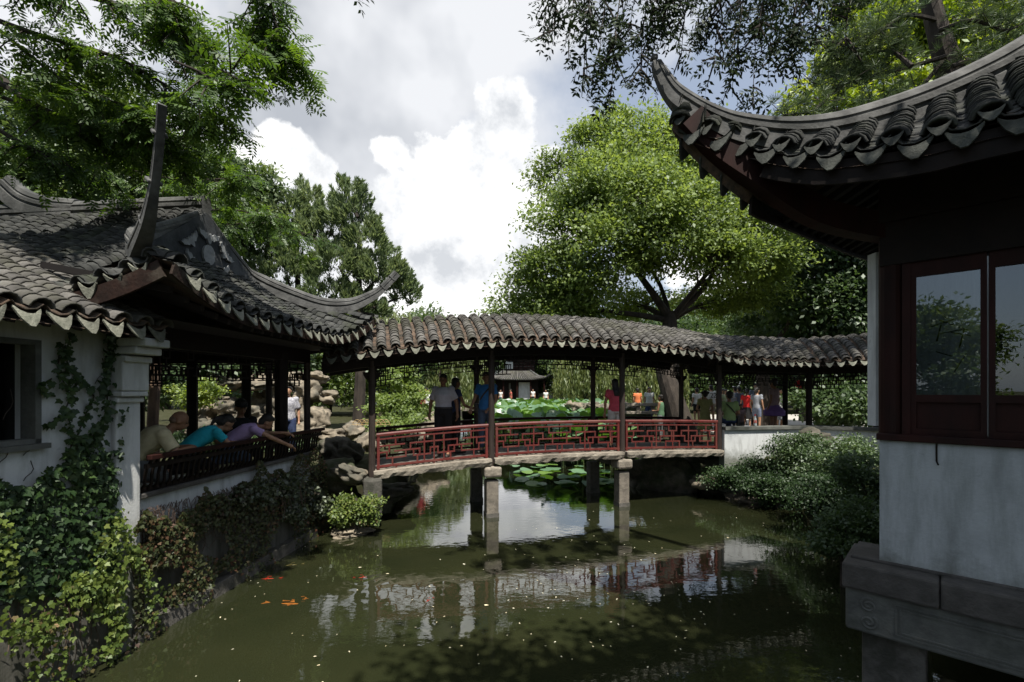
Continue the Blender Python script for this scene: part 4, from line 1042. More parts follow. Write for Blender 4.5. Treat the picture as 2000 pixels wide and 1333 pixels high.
L_WIL = leafmat('willow_leaf', [(.1, (.10,.14,.035)), (.5, (.17,.21,.06)), (.9, (.27,.30,.10))], .45)
L_PINE = leafmat('pine_needle', [(.1, (.03,.055,.025)), (.5, (.06,.095,.035)), (.9, (.12,.16,.055))], .3, gloss=.04)
L_SCHO = leafmat('pagoda_tree_leaf', [(.1, (.026,.060,.010)), (.5, (.062,.125,.018)), (.9, (.14,.23,.035))], .5, gloss=.04)
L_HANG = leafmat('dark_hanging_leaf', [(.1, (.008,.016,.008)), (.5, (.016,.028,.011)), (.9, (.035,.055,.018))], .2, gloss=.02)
L_IVYD = leafmat('dark_ivy_leaf', [(.1, (.012,.030,.010)), (.5, (.026,.056,.016)), (.9, (.06,.105,.026))], .25, gloss=.03)
L_IVYY = leafmat('sunlit_and_yellow_leaf', [(.05, (.13,.055,.03)), (.25, (.30,.19,.10)), (.36, (.05,.085,.018)), (.55, (.10,.15,.03)), (.75, (.17,.22,.045)), (.95, (.34,.36,.13))], .3, gloss=.03)  # sun patch is put into the yellow greens; pinks are leaf colour
L_IVYR = leafmat('reddened_ivy_leaf', [(.1, (.07,.022,.018)), (.35, (.035,.045,.015)), (.6, (.06,.075,.024)), (.8, (.13,.055,.035)), (.95, (.17,.19,.055))], .3, gloss=.03)
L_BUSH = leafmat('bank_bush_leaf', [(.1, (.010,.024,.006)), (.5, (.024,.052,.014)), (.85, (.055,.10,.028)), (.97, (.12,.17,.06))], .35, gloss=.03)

# the big spreading tree behind the bridge (photo 980..1560, 230..640)
def bigclumps(spec, base, Yb):
    out = []
    for (px, py, Y, rp, fl) in spec:
        p = at(px, py, Y) - Vector(base); r = rp / FPX * Y; out.append((p.x, p.y, p.z, r, r * .9, r * min(1, fl * 1.2)))
    return out
bb = (5.35, 15.6, .95)
spec = [(1165,275,16,48,.75),(1105,352,16,60,.75),(1235,300,15.5,70,.8),(1180,370,14.8,80,.7),(1320,330,16,80,.8),(1260,400,14.2,85,.75),(1110,450,15,70,.7),(1380,420,15,85,.8),
        (1070,520,15.2,62,.6),(1180,480,14,72,.65),(1300,470,14.2,78,.6),(1450,460,15.2,75,.7),(1050,575,15.8,66,.6),(1005,605,16.2,50,.5),(1080,610,15.2,55,.5),(1150,560,14.5,66,.5),(1400,510,14.4,70,.6),
        (1500,500,15.5,62,.6),(1480,560,16.4,60,.55),(1130,610,15.4,60,.4),(1250,270,17,60,.8),(1400,350,17.5,70,.8),(1230,590,17,60,.45),(1380,590,17.5,60,.45),(1540,455,16,35,.6),(1200,235,16.5,30,.8),(1290,262,16,40,.8)]
BT = leaf_tree('camphor_tree', 'big spreading bright green tree with forked dark trunk right behind the bridge', bb, 12, bigclumps(spec, bb, 16), 128000, .128, L_CAMPHOR, trunk_r=.26, fork=.33, sub=22, tight=.30, twigs=6, hollow=.55)
# extra trunk shaping: leaning twin trunk as in the photo, px 1325 at the ground and px 1312 at the fork
tr2 = MB(); tr2.tube([Vector((-.05,-1.6,-.4)), Vector((-.1,-1.6,.1)), Vector((-.35,-1.4,1.2)), Vector((-.55,-1.1,2.2)), Vector((-.2,-.3,3.2)), Vector((.0,.0,4.2))], [.58,.45,.33,.27,.24,.2], 12)
for (px, py, Y, r) in ((1215,500,15,.15),(1395,520,15,.13),(1180,440,15,.09)):
    q = at(px, py, Y) - Vector(bb); tr2.tube(branch((.0,0,4.0), q, 7, .3), list(np.linspace(r, r*.35, 7)), 8)
tr2.build('main_stem', M_BARK, BT)

# juniper group on the left (photo 560..820, 335..620)
def juniper(label, base, spec, nleaf, lsize=.16, trunk=.2):
    root = thing('juniper_tree', label, 'tree', base); tb = MB(); Ps = []; Ds = []
    top = max((at(px, py, Y).z for (px, py, Y, w, h) in spec)); b = Vector(base)
    tb.tube([Vector((0,0,-.5)), Vector((.1,0,2)), Vector((0,.1,(top-b.z)*.9))], [trunk*1.3, trunk, trunk*.25], 8)
    tot = sum(w*w*h for (_, _, _, w, h) in spec)
    for (px, py, Y, w, h) in spec:
        c = at(px, py, Y) - b; w = w / FPX * Y; h = h / FPX * Y; n = int(nleaf * (w*w*h) / sum((a/FPX*y)**2 * (d/FPX*y) for (_,_,y,a,d) in spec))
        tb.tube(branch((0, 0, max(.5, c.z - h*.8)), c, 5), [.09,.07,.05,.04,.02], 5)
        # flame-shaped tufts pointing up and out
        m = 34; d = rnd_dir(m); d[:, 2] = np.abs(d[:, 2]) * 1.2 - .4; tc_ = np.array(c) + d * np.array([w, w, h]) * (.55 + .4 * rng.random((m, 1)))
        ax = d * .6 + np.array([0, 0, .9]); ax /= np.linalg.norm(ax, axis=1, keepdims=True); ln = (.28 + .25 * rng.random(m)) * h
        k = rng.integers(0, m, n); t = rng.random(n); rad = (1 - t) * .30 * w * .8; q = rnd_dir(n) * (rad * (.5 + .5 * rng.random(n)))[:, None]
        P = tc_[k] + ax[k] * (ln[k] * (t - .3))[:, None] + q; Ps.append(P); Ds.append(ax[k] + rnd_dir(n) * .55 + q * 1.2)
    tb.build('trunk', M_BARK, root); P = np.concatenate(Ps); D = np.concatenate(Ds)
    V, F = scatter(P, D, lsize * (.6 + .8 * rng.random(len(P))), LEAF_LONG, flat=np.array(SUN)); obj('crown', mesh_np('crown', V, F, L_JUN), root); return root
juniper('tallest conifer with pointed flame tufts left of the white cloud', (-5.7, 17, .9), [(680,385,17,42,50),(690,430,17,60,55),(640,450,17,48,60),(720,480,17,60,60),(660,520,16.6,70,60),(740,540,17,62,55),(780,560,17.4,42,48),(640,580,16.5,70,45),(790,580,17.5,28,50),(700,600,17,60,40)], 46000)
juniper('shorter dense conifer between the gable and the tallest conifer', (-8.2, 17.5, .9), [(560,420,17,48,55),(600,400,17.6,40,52),(530,440,17,50,60),(500,480,17,60,60),(590,480,17,60,70),(560,540,16.8,70,60),(480,420,18,55,60)], 34000)
# broadleaf trees left and behind
def sph(spec, base): return bigclumps(spec, base, 0)
b_ = (-11.5, 17, .9); leaf_tree('broadleaf_tree', 'mid green leafy tree rising behind the bat gable', b_, 9, sph([(420,380,16,70,.8),(480,400,16.5,60,.7),(350,340,16,75,.8),(440,450,15.5,60,.7),(400,330,17,50,.7),(500,360,17,45,.7),(330,420,15.5,60,.7)], b_), 26000, .19, L_MID, sub=20, tight=.28)
b_ = (-14, 14, .9); leaf_tree('broadleaf_tree', 'sunlit olive green tree above the far left roof ridge', b_, 9, sph([(60,380,13,80,.8),(160,350,13.5,80,.8),(260,330,14,80,.8),(20,300,13,80,.8),(120,260,14,90,.8),(230,240,14.5,80,.8),(-60,340,13,90,.8)], b_), 30000, .17, L_MID, sub=20, tight=.28)
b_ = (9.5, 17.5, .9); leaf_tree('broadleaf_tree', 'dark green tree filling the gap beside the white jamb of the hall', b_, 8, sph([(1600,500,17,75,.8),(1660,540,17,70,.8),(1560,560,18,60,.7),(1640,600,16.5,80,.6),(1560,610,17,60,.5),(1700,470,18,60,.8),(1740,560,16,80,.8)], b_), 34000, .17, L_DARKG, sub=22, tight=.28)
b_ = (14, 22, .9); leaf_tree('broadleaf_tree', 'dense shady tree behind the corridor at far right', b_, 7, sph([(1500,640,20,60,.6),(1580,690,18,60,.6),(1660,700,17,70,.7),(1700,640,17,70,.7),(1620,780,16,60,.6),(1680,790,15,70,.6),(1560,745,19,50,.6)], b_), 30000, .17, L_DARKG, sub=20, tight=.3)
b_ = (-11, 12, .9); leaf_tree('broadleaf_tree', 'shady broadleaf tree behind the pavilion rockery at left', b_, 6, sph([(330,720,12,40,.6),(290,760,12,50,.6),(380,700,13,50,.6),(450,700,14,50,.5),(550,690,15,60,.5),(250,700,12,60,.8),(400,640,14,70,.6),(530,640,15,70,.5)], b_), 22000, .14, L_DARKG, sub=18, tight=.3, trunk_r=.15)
# pale trunk seen through the pavilion
t_ = thing('old_tree', 'pale brown bare leaning trunk seen through the pavilion at left', 'tree', (-7.3, 9.4, .9)); m_ = MB(); m_.tube([Vector((0,0,-.3)), Vector((-.03,0,1)), Vector((-.02,.1,2.4)), Vector((.1,.2,4))], [.12,.10,.09,.06], 10); m_.build('trunk', M_BARKP, t_)
P = rnd_dir(500) * .7 + np.array([.1,.2,4.2]); V, F = scatter(P, rnd_dir(500), .12, LEAF_RHOMB); obj('crown', mesh_np('crown', V, F, L_MID), t_)
# willows
def willow(label, loc, h, w, n, dens=26, lm=L_WIL):
    root = thing('willow_tree', label, 'tree', loc); tb = MB(); tb.tube([Vector((0,0,-.5)), Vector((.2,0,h*.35)), Vector((0,.2,h*.7))], [.3,.22,.12], 8)
    Ps = []; Ds = []
    for i in range(n):
        a = rng.random() * 6.28; r = w * math.sqrt(rng.random()); top = Vector((math.cos(a)*r, math.sin(a)*r, h * (1 - .45 * (r/w)**2) + rng.normal()*.2))
        if i % 8 == 0: tb.tube(branch((0,.1,h*.6), top, 5, .3), [.07,.06,.04,.03,.015], 4)
        L = min(top.z - .5, h * (.35 + .4 * rng.random())); t = rng.random(dens)
        P = np.array(top)[None] + np.c_[np.full(dens, 0.) + .12*np.sin(t*3+i), .1*np.cos(t*3+i), -t * L] + rng.normal(size=(dens,3)) * .05; Ps.append(P)
        Ds.append(np.tile([0,0,-1.0], (dens,1)) + rng.normal(size=(dens,3)) * .22)
    tb.build('trunk', M_BARK, root); P = np.concatenate(Ps); V, F = scatter(P, np.concatenate(Ds), .42 * (.6 + .7*rng.random(len(P))), LEAF_LONG); obj('crown', mesh_np('crown', V, F, lm), root); return root
wA = willow('pale yellow green willow seen through the left span of the bridge', (-5.6, 34, .9), 7.2, 3.2, 340)
dup(wA, (-5.2, 43, .9), 1.9, (1.0, 1.0, 1.05), 'willow with long strands left of the two storey pavilion')
dup(wA, (7.2, 42, .9), .7, (1.1, 1.1, 1.0), 'willow hanging over the lotus in the middle span')
dup(wA, (9.2, 31, .9), 2.9, (.8, .8, .8), 'small willow behind the stone railing at the right span')
dup(wA, (-9.5, 38, .9), 3.9, 1.15, 'broad willow furthest left across the pond')
# far tree belt: three kinds
def roundtree(name, label, loc, h, r, n, ls, lm, sub=12):
    cl = []
    for i in range(9):
        a = i * 2.4; q = r * .55 * math.sqrt((i + .5) / 9); cl.append((math.cos(a)*q*1.3, math.sin(a)*q*1.3, h * (.50 + .34 * (1 - (i/9)) + .08*math.sin(i*3)), r*.52, r*.52, r*.46))
    cl += [(r*.5*math.cos(a), r*.5*math.sin(a), h*.26, r*.5, r*.5, h*.14) for a in (.3, 2.4, 4.5)]
    return leaf_tree(name, label, loc, h, cl, n, ls, lm, sub=sub, trunk_r=.25, tight=.3)
kinds = [roundtree('far_tree', 'dark round tree left of the low cloud gap', (-9.5, 50, .9), 10, 4.6, 11000, .42, L_MID),
         roundtree('far_tree', 'olive round tree at the far shore right of the two storey pavilion', (9.5, 52, .9), 9.5, 4.4, 11000, .42, L_CAMPHOR),
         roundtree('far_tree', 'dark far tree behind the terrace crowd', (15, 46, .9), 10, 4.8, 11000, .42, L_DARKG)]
belt = [(0,-16,48,1.05,'far tree behind the willow furthest left'),(2,-23,44,1.1,'dark far tree beyond the left rockery'),(1,-30,40,1.2,'far tree hidden behind the left roof'),(2,-2.5,62,.85,'low dark tree in the cloud gap above the bridge roof'),
        (1,2.0,66,.8,'small far tree right of the cloud gap'),(0,6,58,.95,'far tree above the bridge roof under the big tree'),(0,14.5,56,1.05,'far tree behind the big forked trunk'),(1,20,50,1.15,'bright far tree behind the hall jamb'),
        (2,25,44,1.2,'dark far tree beyond the corridor'),(0,31,38,1.2,'far tree hidden by the hall'),(2,20,32,.9,'mid distance tree behind the corridor corner'),(1,-12.5,60,1.1,'far tree behind the conifers'),(0,-36,60,1.5,'far left tree behind the roofs'),(2,36,60,1.5,'far right tree behind the hall'),
        (2,13.2,33,.62,'dark bushy tree behind the terrace crowd'),(1,-11.5,29,.6,'small tree behind the left rockery'),(2,3.4,56,.62,'dark bushy tree touching the two storey pavilion'),(0,-14.5,24,.66,'tree between rockery and conifers'),(2,-6.5,27,.5,'small dark tree on the far left bank'),(0,8.0,50,.7,'rounded tree over the brown edging stones')]
for (k, x, y, s, lb) in belt: dup(kinds[k], (x, y, .9), x * 1.7, s, lb)
for k, (x, y, s) in enumerate([(-14,-14,1.1),(-3,-18,1.2),(9,-16,1.1),(20,-8,1.2),(-24,-2,1.2),(26,6,1.2),(-22,10,1.2)]):
    dup(kinds[k % 3], (x, y, .9), k * 1.3, s * (.5 if k == 0 else 1), ('tree behind the viewer on the south bank', 'tree behind the viewer in line with the bridge', 'tree behind the hall on the south bank', 'tree east of the hall', 'tree west of the white house', 'tree beyond the hall to the east', 'tree west of the pavilion')[k])
# shrubs on the far left bank (photo 740..840, 730..850)
def shrub(label, loc, cl, n, ls, lm, name='shrub', T=LEAF_RHOMB, cat_='shrub', group=None):
    return leaf_tree(name, label, loc, max(c[2] for c in cl) , cl, n, ls, lm, trunk_r=.04, fork=.3, T=T, sub=16, tight=.28, cat_=cat_, twigs=5, group=group, hollow=.35)
q = at(780, 850, 14.5); q.z = .7; shrub('airy light green tree-like shrub behind the left span of the bridge', q, [tuple(at(px,py,Y)-q)+(r/FPX*Y,r/FPX*Y,r*.62/FPX*Y) for (px,py,Y,r) in ((760,790,14.5,34),(800,770,15,32),(780,735,15,26),(740,830,14,26),(790,820,14.2,36),(820,800,15,24),(760,745,14.8,24))], 9000, .10, L_CAMPHOR)
q = at(840, 830, 20); q.z = .7; shrub('rounded lit shrub on rocks left of the man in white', q, [(0,0,.7,.7,.6,.5),(.7,0,.5,.5,.5,.4),(-.7,0,.6,.6,.5,.5)], 4500, .11, L_MID)
q = at(572, 800, 14.6); q.z = 2.6; shrub('yellow green bush lit behind the pavilion post', at(380,770,11.5), [(0,0,0,.45,.4,.32),(.3,0,.1,.35,.3,.28)], 3500, .07, L_LIME)
q = at(400, 860, 12); shrub('dark ground shrub under the rockery', q, [(-.6,0,0,.8,.6,.3),(.6,0,0,.9,.6,.3),(1.8,0,-.1,.9,.6,.3)], 5000, .09, L_DARKG)
# bushes along the right bank
rb = [('tall rounded bush against the sunlit corridor wall',(1555,875,10.2),[(0,0,.05,.52,.4,.26),(-.2,0,-.3,.5,.4,.35),(.15,-.1,.1,.36,.3,.2)]),
      ('dark bush at the left end of the sunlit corridor wall',(1450,920,10.7),[(0,0,0,.55,.4,.3),(-.5,0,-.15,.36,.3,.22),(.4,0,.0,.4,.35,.3)]),
      ('bush overhanging the waterline below the tall rounded bush',(1520,955,10.0),[(0,0,0,.6,.45,.32),(.5,0,.05,.5,.4,.36),(-.3,0,.15,.4,.35,.26)]),
      ('bush beside the hall wall just under the corridor coping',(1655,880,8.6),[(0,0,0,.52,.4,.26),(-.35,0,-.2,.45,.4,.3),(.3,0,-.1,.4,.4,.32)]),
      ('large dark bush midway down the bank beside the hall',(1620,960,8.0),[(0,0,0,.6,.5,.4),(.45,0,.1,.45,.4,.4),(-.3,0,-.2,.4,.35,.25)]),
      ('lowest leafy bush touching the hall corner above the water',(1650,1040,6.0),[(0,0,0,.40,.35,.28),(.25,0,.12,.35,.3,.28),(-.15,0,-.12,.28,.25,.15),(.2,.2,-.25,.35,.3,.2)]),
      ('pale flecked bush next to the hall wall in the middle of the bank',(1690,960,6.6),[(0,0,0,.36,.35,.42),(-.1,.1,.3,.3,.3,.26),(0,-.1,-.4,.3,.3,.3)])]
for i, (lb, (px, py, Y), cl) in enumerate(rb):
    q = at(px, py, Y); z0 = q.z; base = Vector((q.x, q.y, min(.3, z0 - .3))); dz = z0 - base.z
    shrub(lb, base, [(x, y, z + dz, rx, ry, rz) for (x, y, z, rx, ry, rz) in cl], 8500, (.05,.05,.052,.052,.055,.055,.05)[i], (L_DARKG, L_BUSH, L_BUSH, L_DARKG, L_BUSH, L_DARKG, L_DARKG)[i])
q = at(693, 985, 8.1); shrub('yellow green bush drooping to the water beside the bridge foot', Vector((q.x, q.y, .35)), [(0,0,.1,.28,.22,.22),(.28,0,.2,.2,.18,.2),(-.25,0,.1,.25,.2,.24),(.1,-.05,-.05,.22,.15,.15),(.33,.0,-.02,.12,.12,.14)], 3800, .055, L_IVYY)
q = at(560, 950, 7.7); 

# ---- lotus
def lotus_mat():
    m = bpy.data.materials.new('lotus_leaf_green'); m.use_nodes = True; t = NT(m.node_tree); t.t.nodes.clear(); out = t.n('ShaderNodeOutputMaterial')
    g = t.n('ShaderNodeNewGeometry'); oi = t.n('ShaderNodeObjectInfo'); v = t.math('FRACT', t.math('ADD', g.outputs['Random Per Island'], oi.outputs['Random']))
    top = t.ramp(v, [(.1, (.10,.20,.10)), (.6, (.17,.30,.17)), (.95, (.15,.26,.05))]); und = t.ramp(v, [(0, (.10,.20,.03)), (1, (.18,.30,.05))])
    c = t.mix(g.outputs['Backfacing'], top, und); d = t.n('ShaderNodeBsdfDiffuse'); t.l(c, d.inputs[0]); tr = t.n('ShaderNodeBsdfTranslucent'); tr.inputs[0].default_value = (.16,.34,.03,1)
    ms = t.n('ShaderNodeMixShader'); ms.inputs[0].default_value = .3; t.l(d.outputs[0], ms.inputs[1]); t.l(tr.outputs[0], ms.inputs[2])
    gl = t.n('ShaderNodeBsdfGlossy'); gl.inputs['Roughness'].default_value = .4; m2 = t.n('ShaderNodeMixShader'); m2.inputs[0].default_value = .08; t.l(ms.outputs[0], m2.inputs[1]); t.l(gl.outputs[0], m2.inputs[2]); t.l(m2.outputs[0], out.inputs[0]); return m
L_LOTUS = lotus_mat()
def lotus_template(seed, seg=10):
    V = [(0, 0, -.06)]; r_ = random.Random(seed)
    for j, rr in enumerate((.5, 1.0)):
        for i in range(seg):
            a = 6.283 * i / seg; V.append((rr * math.cos(a) * (1 + .05*r_.random()), rr * math.sin(a), (.02 if j == 0 else .06) + j * .16 * math.sin(a * 2 + seed) + j * .05 * r_.random()))
    F = [(0, 1+i, 1+(i+1)%seg, 0) for i in range(seg)]; F = []
    for i in range(seg): F.append((0, 1+i, 1+(i+1)%seg))
    for i in range(seg): F += [(1+i, 1+seg+i, 1+seg+(i+1)%seg), (1+i, 1+seg+(i+1)%seg, 1+(i+1)%seg)]
    return np.array(V), np.array(F)
LT = [lotus_template(i) for i in range(3)]; LM = [mesh_np('lotus_leaf', *t_, L_LOTUS, True) for t_ in LT]
lotus = thing('lotus_bed', 'broad bed of big blue green lotus leaves on the pond behind the bridge', 'lotus', (2.2, 25, 0))
st = MB(); spots = []
while len(spots) < 1900:
    y = 15.2 + 27 * rng.random() ** 1.2; x = rng.uniform(-.5, 1) 
    x0, x1 = -.02 * y - 1.2 if y > 20 else .0, .30 * y if y < 26 else .24 * y
    x = rng.uniform(x0, x1)
    if poly_sd(np.array([[x, y]]), POND)[0] > -.3: continue
    if y < 18 and x < .6 + (18 - y) * .35: continue
    spots.append((x, y))
spots.sort(key=lambda p: p[1]); Vs = []; Fs = []; b0 = 0
for i, (x, y) in enumerate(spots):
    z = .80 + .55 * rng.random() + .012 * (y - 15); s = rng.uniform(.24, .44); k = i % 3
    e = Euler((rng.normal() * .42 - .12, rng.normal() * .4, rng.random() * 6.28)); p = Vector((x, y, z)) - lotus.location
    if i < 285:
        o = bpy.data.objects.new('lotus_leaf', LM[k]); o.location = p; o.rotation_euler = e; o.scale = (s, s, s); link(o, lotus)
    else:
        M = np.array(e.to_matrix()) * s; v = LT[k][0] @ M.T + np.array(p); Vs.append(v); Fs.append(LT[k][1] + b0); b0 += len(v)
    if i < 500: st.tube([p, Vector((p.x + rng.normal()*.05, p.y, -.1))], .012, 4, cap=False)
tag(obj('lotus_leaves', mesh_np('lotus_leaves', np.concatenate(Vs), np.concatenate(Fs), L_LOTUS, True), lotus), kind='stuff')
tag(st.build('lotus_stems', L_MID, lotus), kind='stuff')
# floating pads
pads = thing('water_lily_pads', 'patch of round pads floating under the middle span of the bridge', 'lily pads', (1.1, 13, 0))
r_ = random.Random(4)
for i in range(46):
    x = r_.uniform(.1, 3.0); y = r_.uniform(11.9, 15.5); o = bpy.data.objects.new('pad', LM[i % 3]); o.location = (x - 1.1, y - 13, .02 + r_.random() * .1); s = r_.uniform(.12, .27); o.scale = (s, s, s * .5); o.rotation_euler = (r_.gauss(0,.08), r_.gauss(0,.08), i); link(o, pads)

# ================================================================== IVY AND CREEPERS on the left walls
def wallp(px, py, v=0.0):
    Y = (4.3 - v) / ((1000 - px) / FPX + .1) ; return at(px, py, Y)
def uz(px, py):
    p = wallp(px, py); q = p - LO; return q.dot(lu), p.z
def wall_leaves(pts_px, size, spread, v0=.03, v1=.14, T=LEAF_IVY):
    n = len(pts_px); P = np.zeros((n, 3)); 
    for i, (px, py) in enumerate(pts_px):
        v = rng.uniform(v0, v1); P[i] = wallp(px, py, v)
    D = np.tile([0, -.1, -1.0], (n, 1)) + rng.normal(size=(n, 3)) * .5; s = size * (.6 + .8 * rng.random(n))
    M = frames(D, flat=np.array([1.3, -.5, .55]))
    return P, M, s
def emit(P, M, s, T):
    TV, TF = T; V = np.einsum('nij,kj->nki', M, TV) * s[:, None, None] + P[:, None, :]
    F = (TF[None] + (np.arange(len(P)) * len(TV))[:, None, None]).reshape(-1, TF.shape[1]); return V.reshape(-1, 3), F
def strand(P, n, w):
    """n points along a polyline given in photo pixels"""
    P = resample([(x, y, 0) for x, y in P], 4); k = rng.integers(0, len(P), n); q = P[k][:, :2] + rng.normal(size=(n, 2)) * w; return [tuple(a) for a in q]
ivy = thing('green_ivy', 'dark green ivy mass and climbing strands on the white house wall', 'ivy')
pts = []
for i in range(2700):
    px = rng.uniform(-40, 236); top = 945 + 12 * math.sin(px * .05) - 22 * (px > 150) - (8 if px < 40 else 0); py = top + (1170 - top) * rng.random() ** 1.15
    if py > 1040 and px > 238 - (py - 1040) * .1: continue
    pts.append((px, py))
strands = [([(150,935),(135,900),(145,850),(128,800),(150,745),(125,700),(140,655)], 260, 7), ([(140,870),(165,820),(185,770),(150,730)], 80, 5), ([(225,640),(212,700),(205,760),(212,800),(190,850),(205,890),(165,930)], 420, 8),
           ([(185,935),(160,890),(175,850),(200,840)], 220, 9), ([(100,740),(82,750),(84,765),(105,775)], 36, 4), ([(240,800),(238,840),(236,900)], 40, 3), ([(150,800),(120,815),(95,830)], 50, 4), ([(130,760),(110,715),(118,680)], 45, 5),
           ([(170,905),(110,920),(80,935)], 160, 9), ([(205,890),(180,940),(215,950)], 260, 12), ([(150,935),(150,870)], 160, 14)]
for s_ in strands: pts += strand(s_[0], int(s_[1] * .62), s_[2] * .85)
P, M, s = wall_leaves(pts, .047, 1, .02, .10); V, F = emit(P, M, s, LEAF_IVY); tag(obj('leaves', mesh_np('leaves', V, F, L_IVYD), ivy), kind='stuff')
sb = MB()
for (pl_, n, w_) in strands: 
    sb.tube([wallp(px + random.uniform(-3,3), py, .015) for px, py in [tuple(a[:2]) for a in resample([(x, y, 0) for x, y in pl_], 12)]], .006, 5)
for (x, y, l) in ((20,760,60),(60,900,40),(200,700,50),(60,860,30),(10,870,40)): 
    sb.tube([wallp(x + k*3*math.sin(k), y + k * l/5, .01) for k in range(6)], .003, 4)
sb.build('stem', M_BARK, ivy); rebase(ivy, (-3.9, 3.8, 1.2))
ivy2 = thing('sunlit_ivy', 'sunlit yellow green and pinkish ivy trailing down to the water at the lower left', 'ivy')
pts = []
for i in range(1150):
    px = rng.uniform(80, 250); py = rng.uniform(1120, 1335)
    if wob(np.array([[px*.02, py*.02, 0]]), 1.2, 3)[0] < -.12: continue
    if px < 120 and py < 1180: continue
    pts.append((px, py))
for s_ in (([(238,1010),(228,1060),(238,1100),(220,1150),(232,1230),(215,1290)], 330, 9), ([(262,1080),(285,1120),(300,1150),(305,1190),(300,1225)], 170, 10), ([(240,1015),(255,1060),(268,1100)], 90, 7), ([(200,1040),(200,1100),(190,1150)], 100, 10),
           ([(10,1240),(60,1210),(110,1230),(60,1260)], 220, 18), ([(120,1180),(180,1130),(170,1200)], 160, 14), ([(60,1320),(140,1300),(240,1260)], 120, 16), ([(5,1010),(20,1080),(30,1140)], 90, 14)): pts += strand(*s_)
P, M, s = wall_leaves(pts, .038, 1, .08, .22)
order = np.argsort(-s / P[:, 1]); me1 = mesh_np('leaf', LEAF_IVY[0], LEAF_IVY[1], L_IVYY)
for k in order[:290]:
    o = bpy.data.objects.new('leaf', me1); M4 = Matrix(M[k] * s[k]).to_4x4(); M4.translation = Vector(P[k]); o.matrix_local = M4; link(o, ivy2)
rest = order[290:]; V, F = emit(P[rest], M[rest], s[rest], LEAF_IVY); tag(obj('leaves', mesh_np('leaves', V, F, L_IVYY), ivy2), kind='stuff')
sb = MB()
for i in range(46):
    px = rng.uniform(20, 290); py = rng.uniform(1080, 1200); L = rng.uniform(60, 160)
    sb.tube([wallp(px + 6*math.sin(k + i), py + L * k / 6, .05 + .02 * math.sin(k)) for k in range(7)], .003, 4)
sb.build('stem', mat('dry_vine_stem', (.13,.09,.07), (.06,.04,.03), .9, 12, coord='World'), ivy2); rebase(ivy2, (-3.7, 3.6, .5))
creep = thing('red_creeper', 'reddish brown thinning creeper over the dark retaining wall below the rail', 'creeper')
pts = []; 
for i in range(10500):
    px = rng.uniform(262, 640); t = (px - 262) / 340
    top = 1005 - 88 * min(t, 1.05) + 14 * math.sin(px * .06) + 8 * math.sin(px * .17) - (22 if px > 500 else 0) + (20 if px < 400 else 0); bot = 1275 - .60 * (px - 262)
    py = top + (bot - top) * rng.random() ** 1.5
    if py > top + 10 and wob(np.array([[px*.03, py*.03, 1]]), 1.0, 6)[0] < (-.55 + .6 * (py-top)/(bot-top+1)) - (.35 if px > 480 else 0): continue
    pts.append((px, py))
P, M, s = wall_leaves(pts, .036, 1, .03, .14); V, F = emit(P, M, s, LEAF_IVY); tag(obj('leaves', mesh_np('leaves', V, F, L_IVYR), creep), kind='stuff')
sb = MB()
for i in range(150):
    px = rng.uniform(265, 620); t = (px - 262) / 340; top = 1000 - 85 * t; L = rng.uniform(30, 150) * (1 - .5 * t)
    sb.tube([wallp(px + 8*math.sin(k*.9 + i) + k * rng.normal() * 2, top + L * k / 6, .02 + .02 * math.sin(k)) for k in range(7)], .003, 4)
sb.build('stem', MATS['dry_vine_stem'], creep); rebase(creep, (-3.6, 6.5, .7))
crb = thing('creeper_bush', 'bushy dark creeper heaped over the far end of the parapet', 'creeper')
P = []
for (px, py, r) in ((560,945,32),(520,955,26),(600,960,24),(580,985,30),(625,985,26),(480,965,20),(650,1000,18)):
    c, _ = clump_points(wallp(px, py, .12), np.array([.6, 1.0, .8]) * r / FPX * 7.4, 900, 10, .35, .3); P.append(c)
P = np.concatenate(P); V, F = scatter(P, rnd_dir(len(P)) + np.array([.4,-.4,-.4]), .045 * (.6 + .8 * rng.random(len(P))), LEAF_IVY, flat=np.array([.5,-.5,.8])); tag(obj('leaves', mesh_np('leaves', V, F, leafmat('mixed_creeper_leaf', [(.1,(.05,.025,.018)),(.35,(.028,.042,.014)),(.6,(.05,.07,.022)),(.9,(.13,.16,.05))], .3)), crb), kind='stuff')
sb = MB()
for i in range(16): a = Vector(P[i*50]); sb.tube(branch(a, a + Vector((.05, 0, -.35)), 4), .004, 4)
sb.build('stem', MATS['dry_vine_stem'], crb); rebase(crb, (-3.5, 7.6, .9))

# ================================================================== OVERHEAD BRANCHES
def pinnate(n=6, L=1.0, lw=.10):
    """compound leaf along +y with paired leaflets"""
    V = []; F = []
    for i in range(n):
        y = L * (.14 + .74 * i / (n - 1)); s = (.36 if n > 4 else .46) * (1 - .35 * abs(i/(n-1) - .45))
        for sg in (-1, 1):
            b = len(V); V += [(0, y, 0), (sg * s * .45, y + s * .30 + .04, -.02), (sg * s * .95, y + s * .40, -.08), (sg * s * .5, y + s * .02 - .01, -.02)]; F.append((b, b+1, b+2, b+3))
    b = len(V); V += [(0, L*.92, 0), (.06, L*1.05, -.02), (0, L*1.25, -.08), (-.06, L*1.05, -.02)]; F.append((b, b+1, b+2, b+3))
    b = len(V); V += [(-.006, 0, 0), (.006, 0, 0), (.004, L*.95, 0), (-.004, L*.95, 0)]; F.append((b, b+1, b+2, b+3))
    return np.array(V), np.array(F)
T_PIN = pinnate(5); 
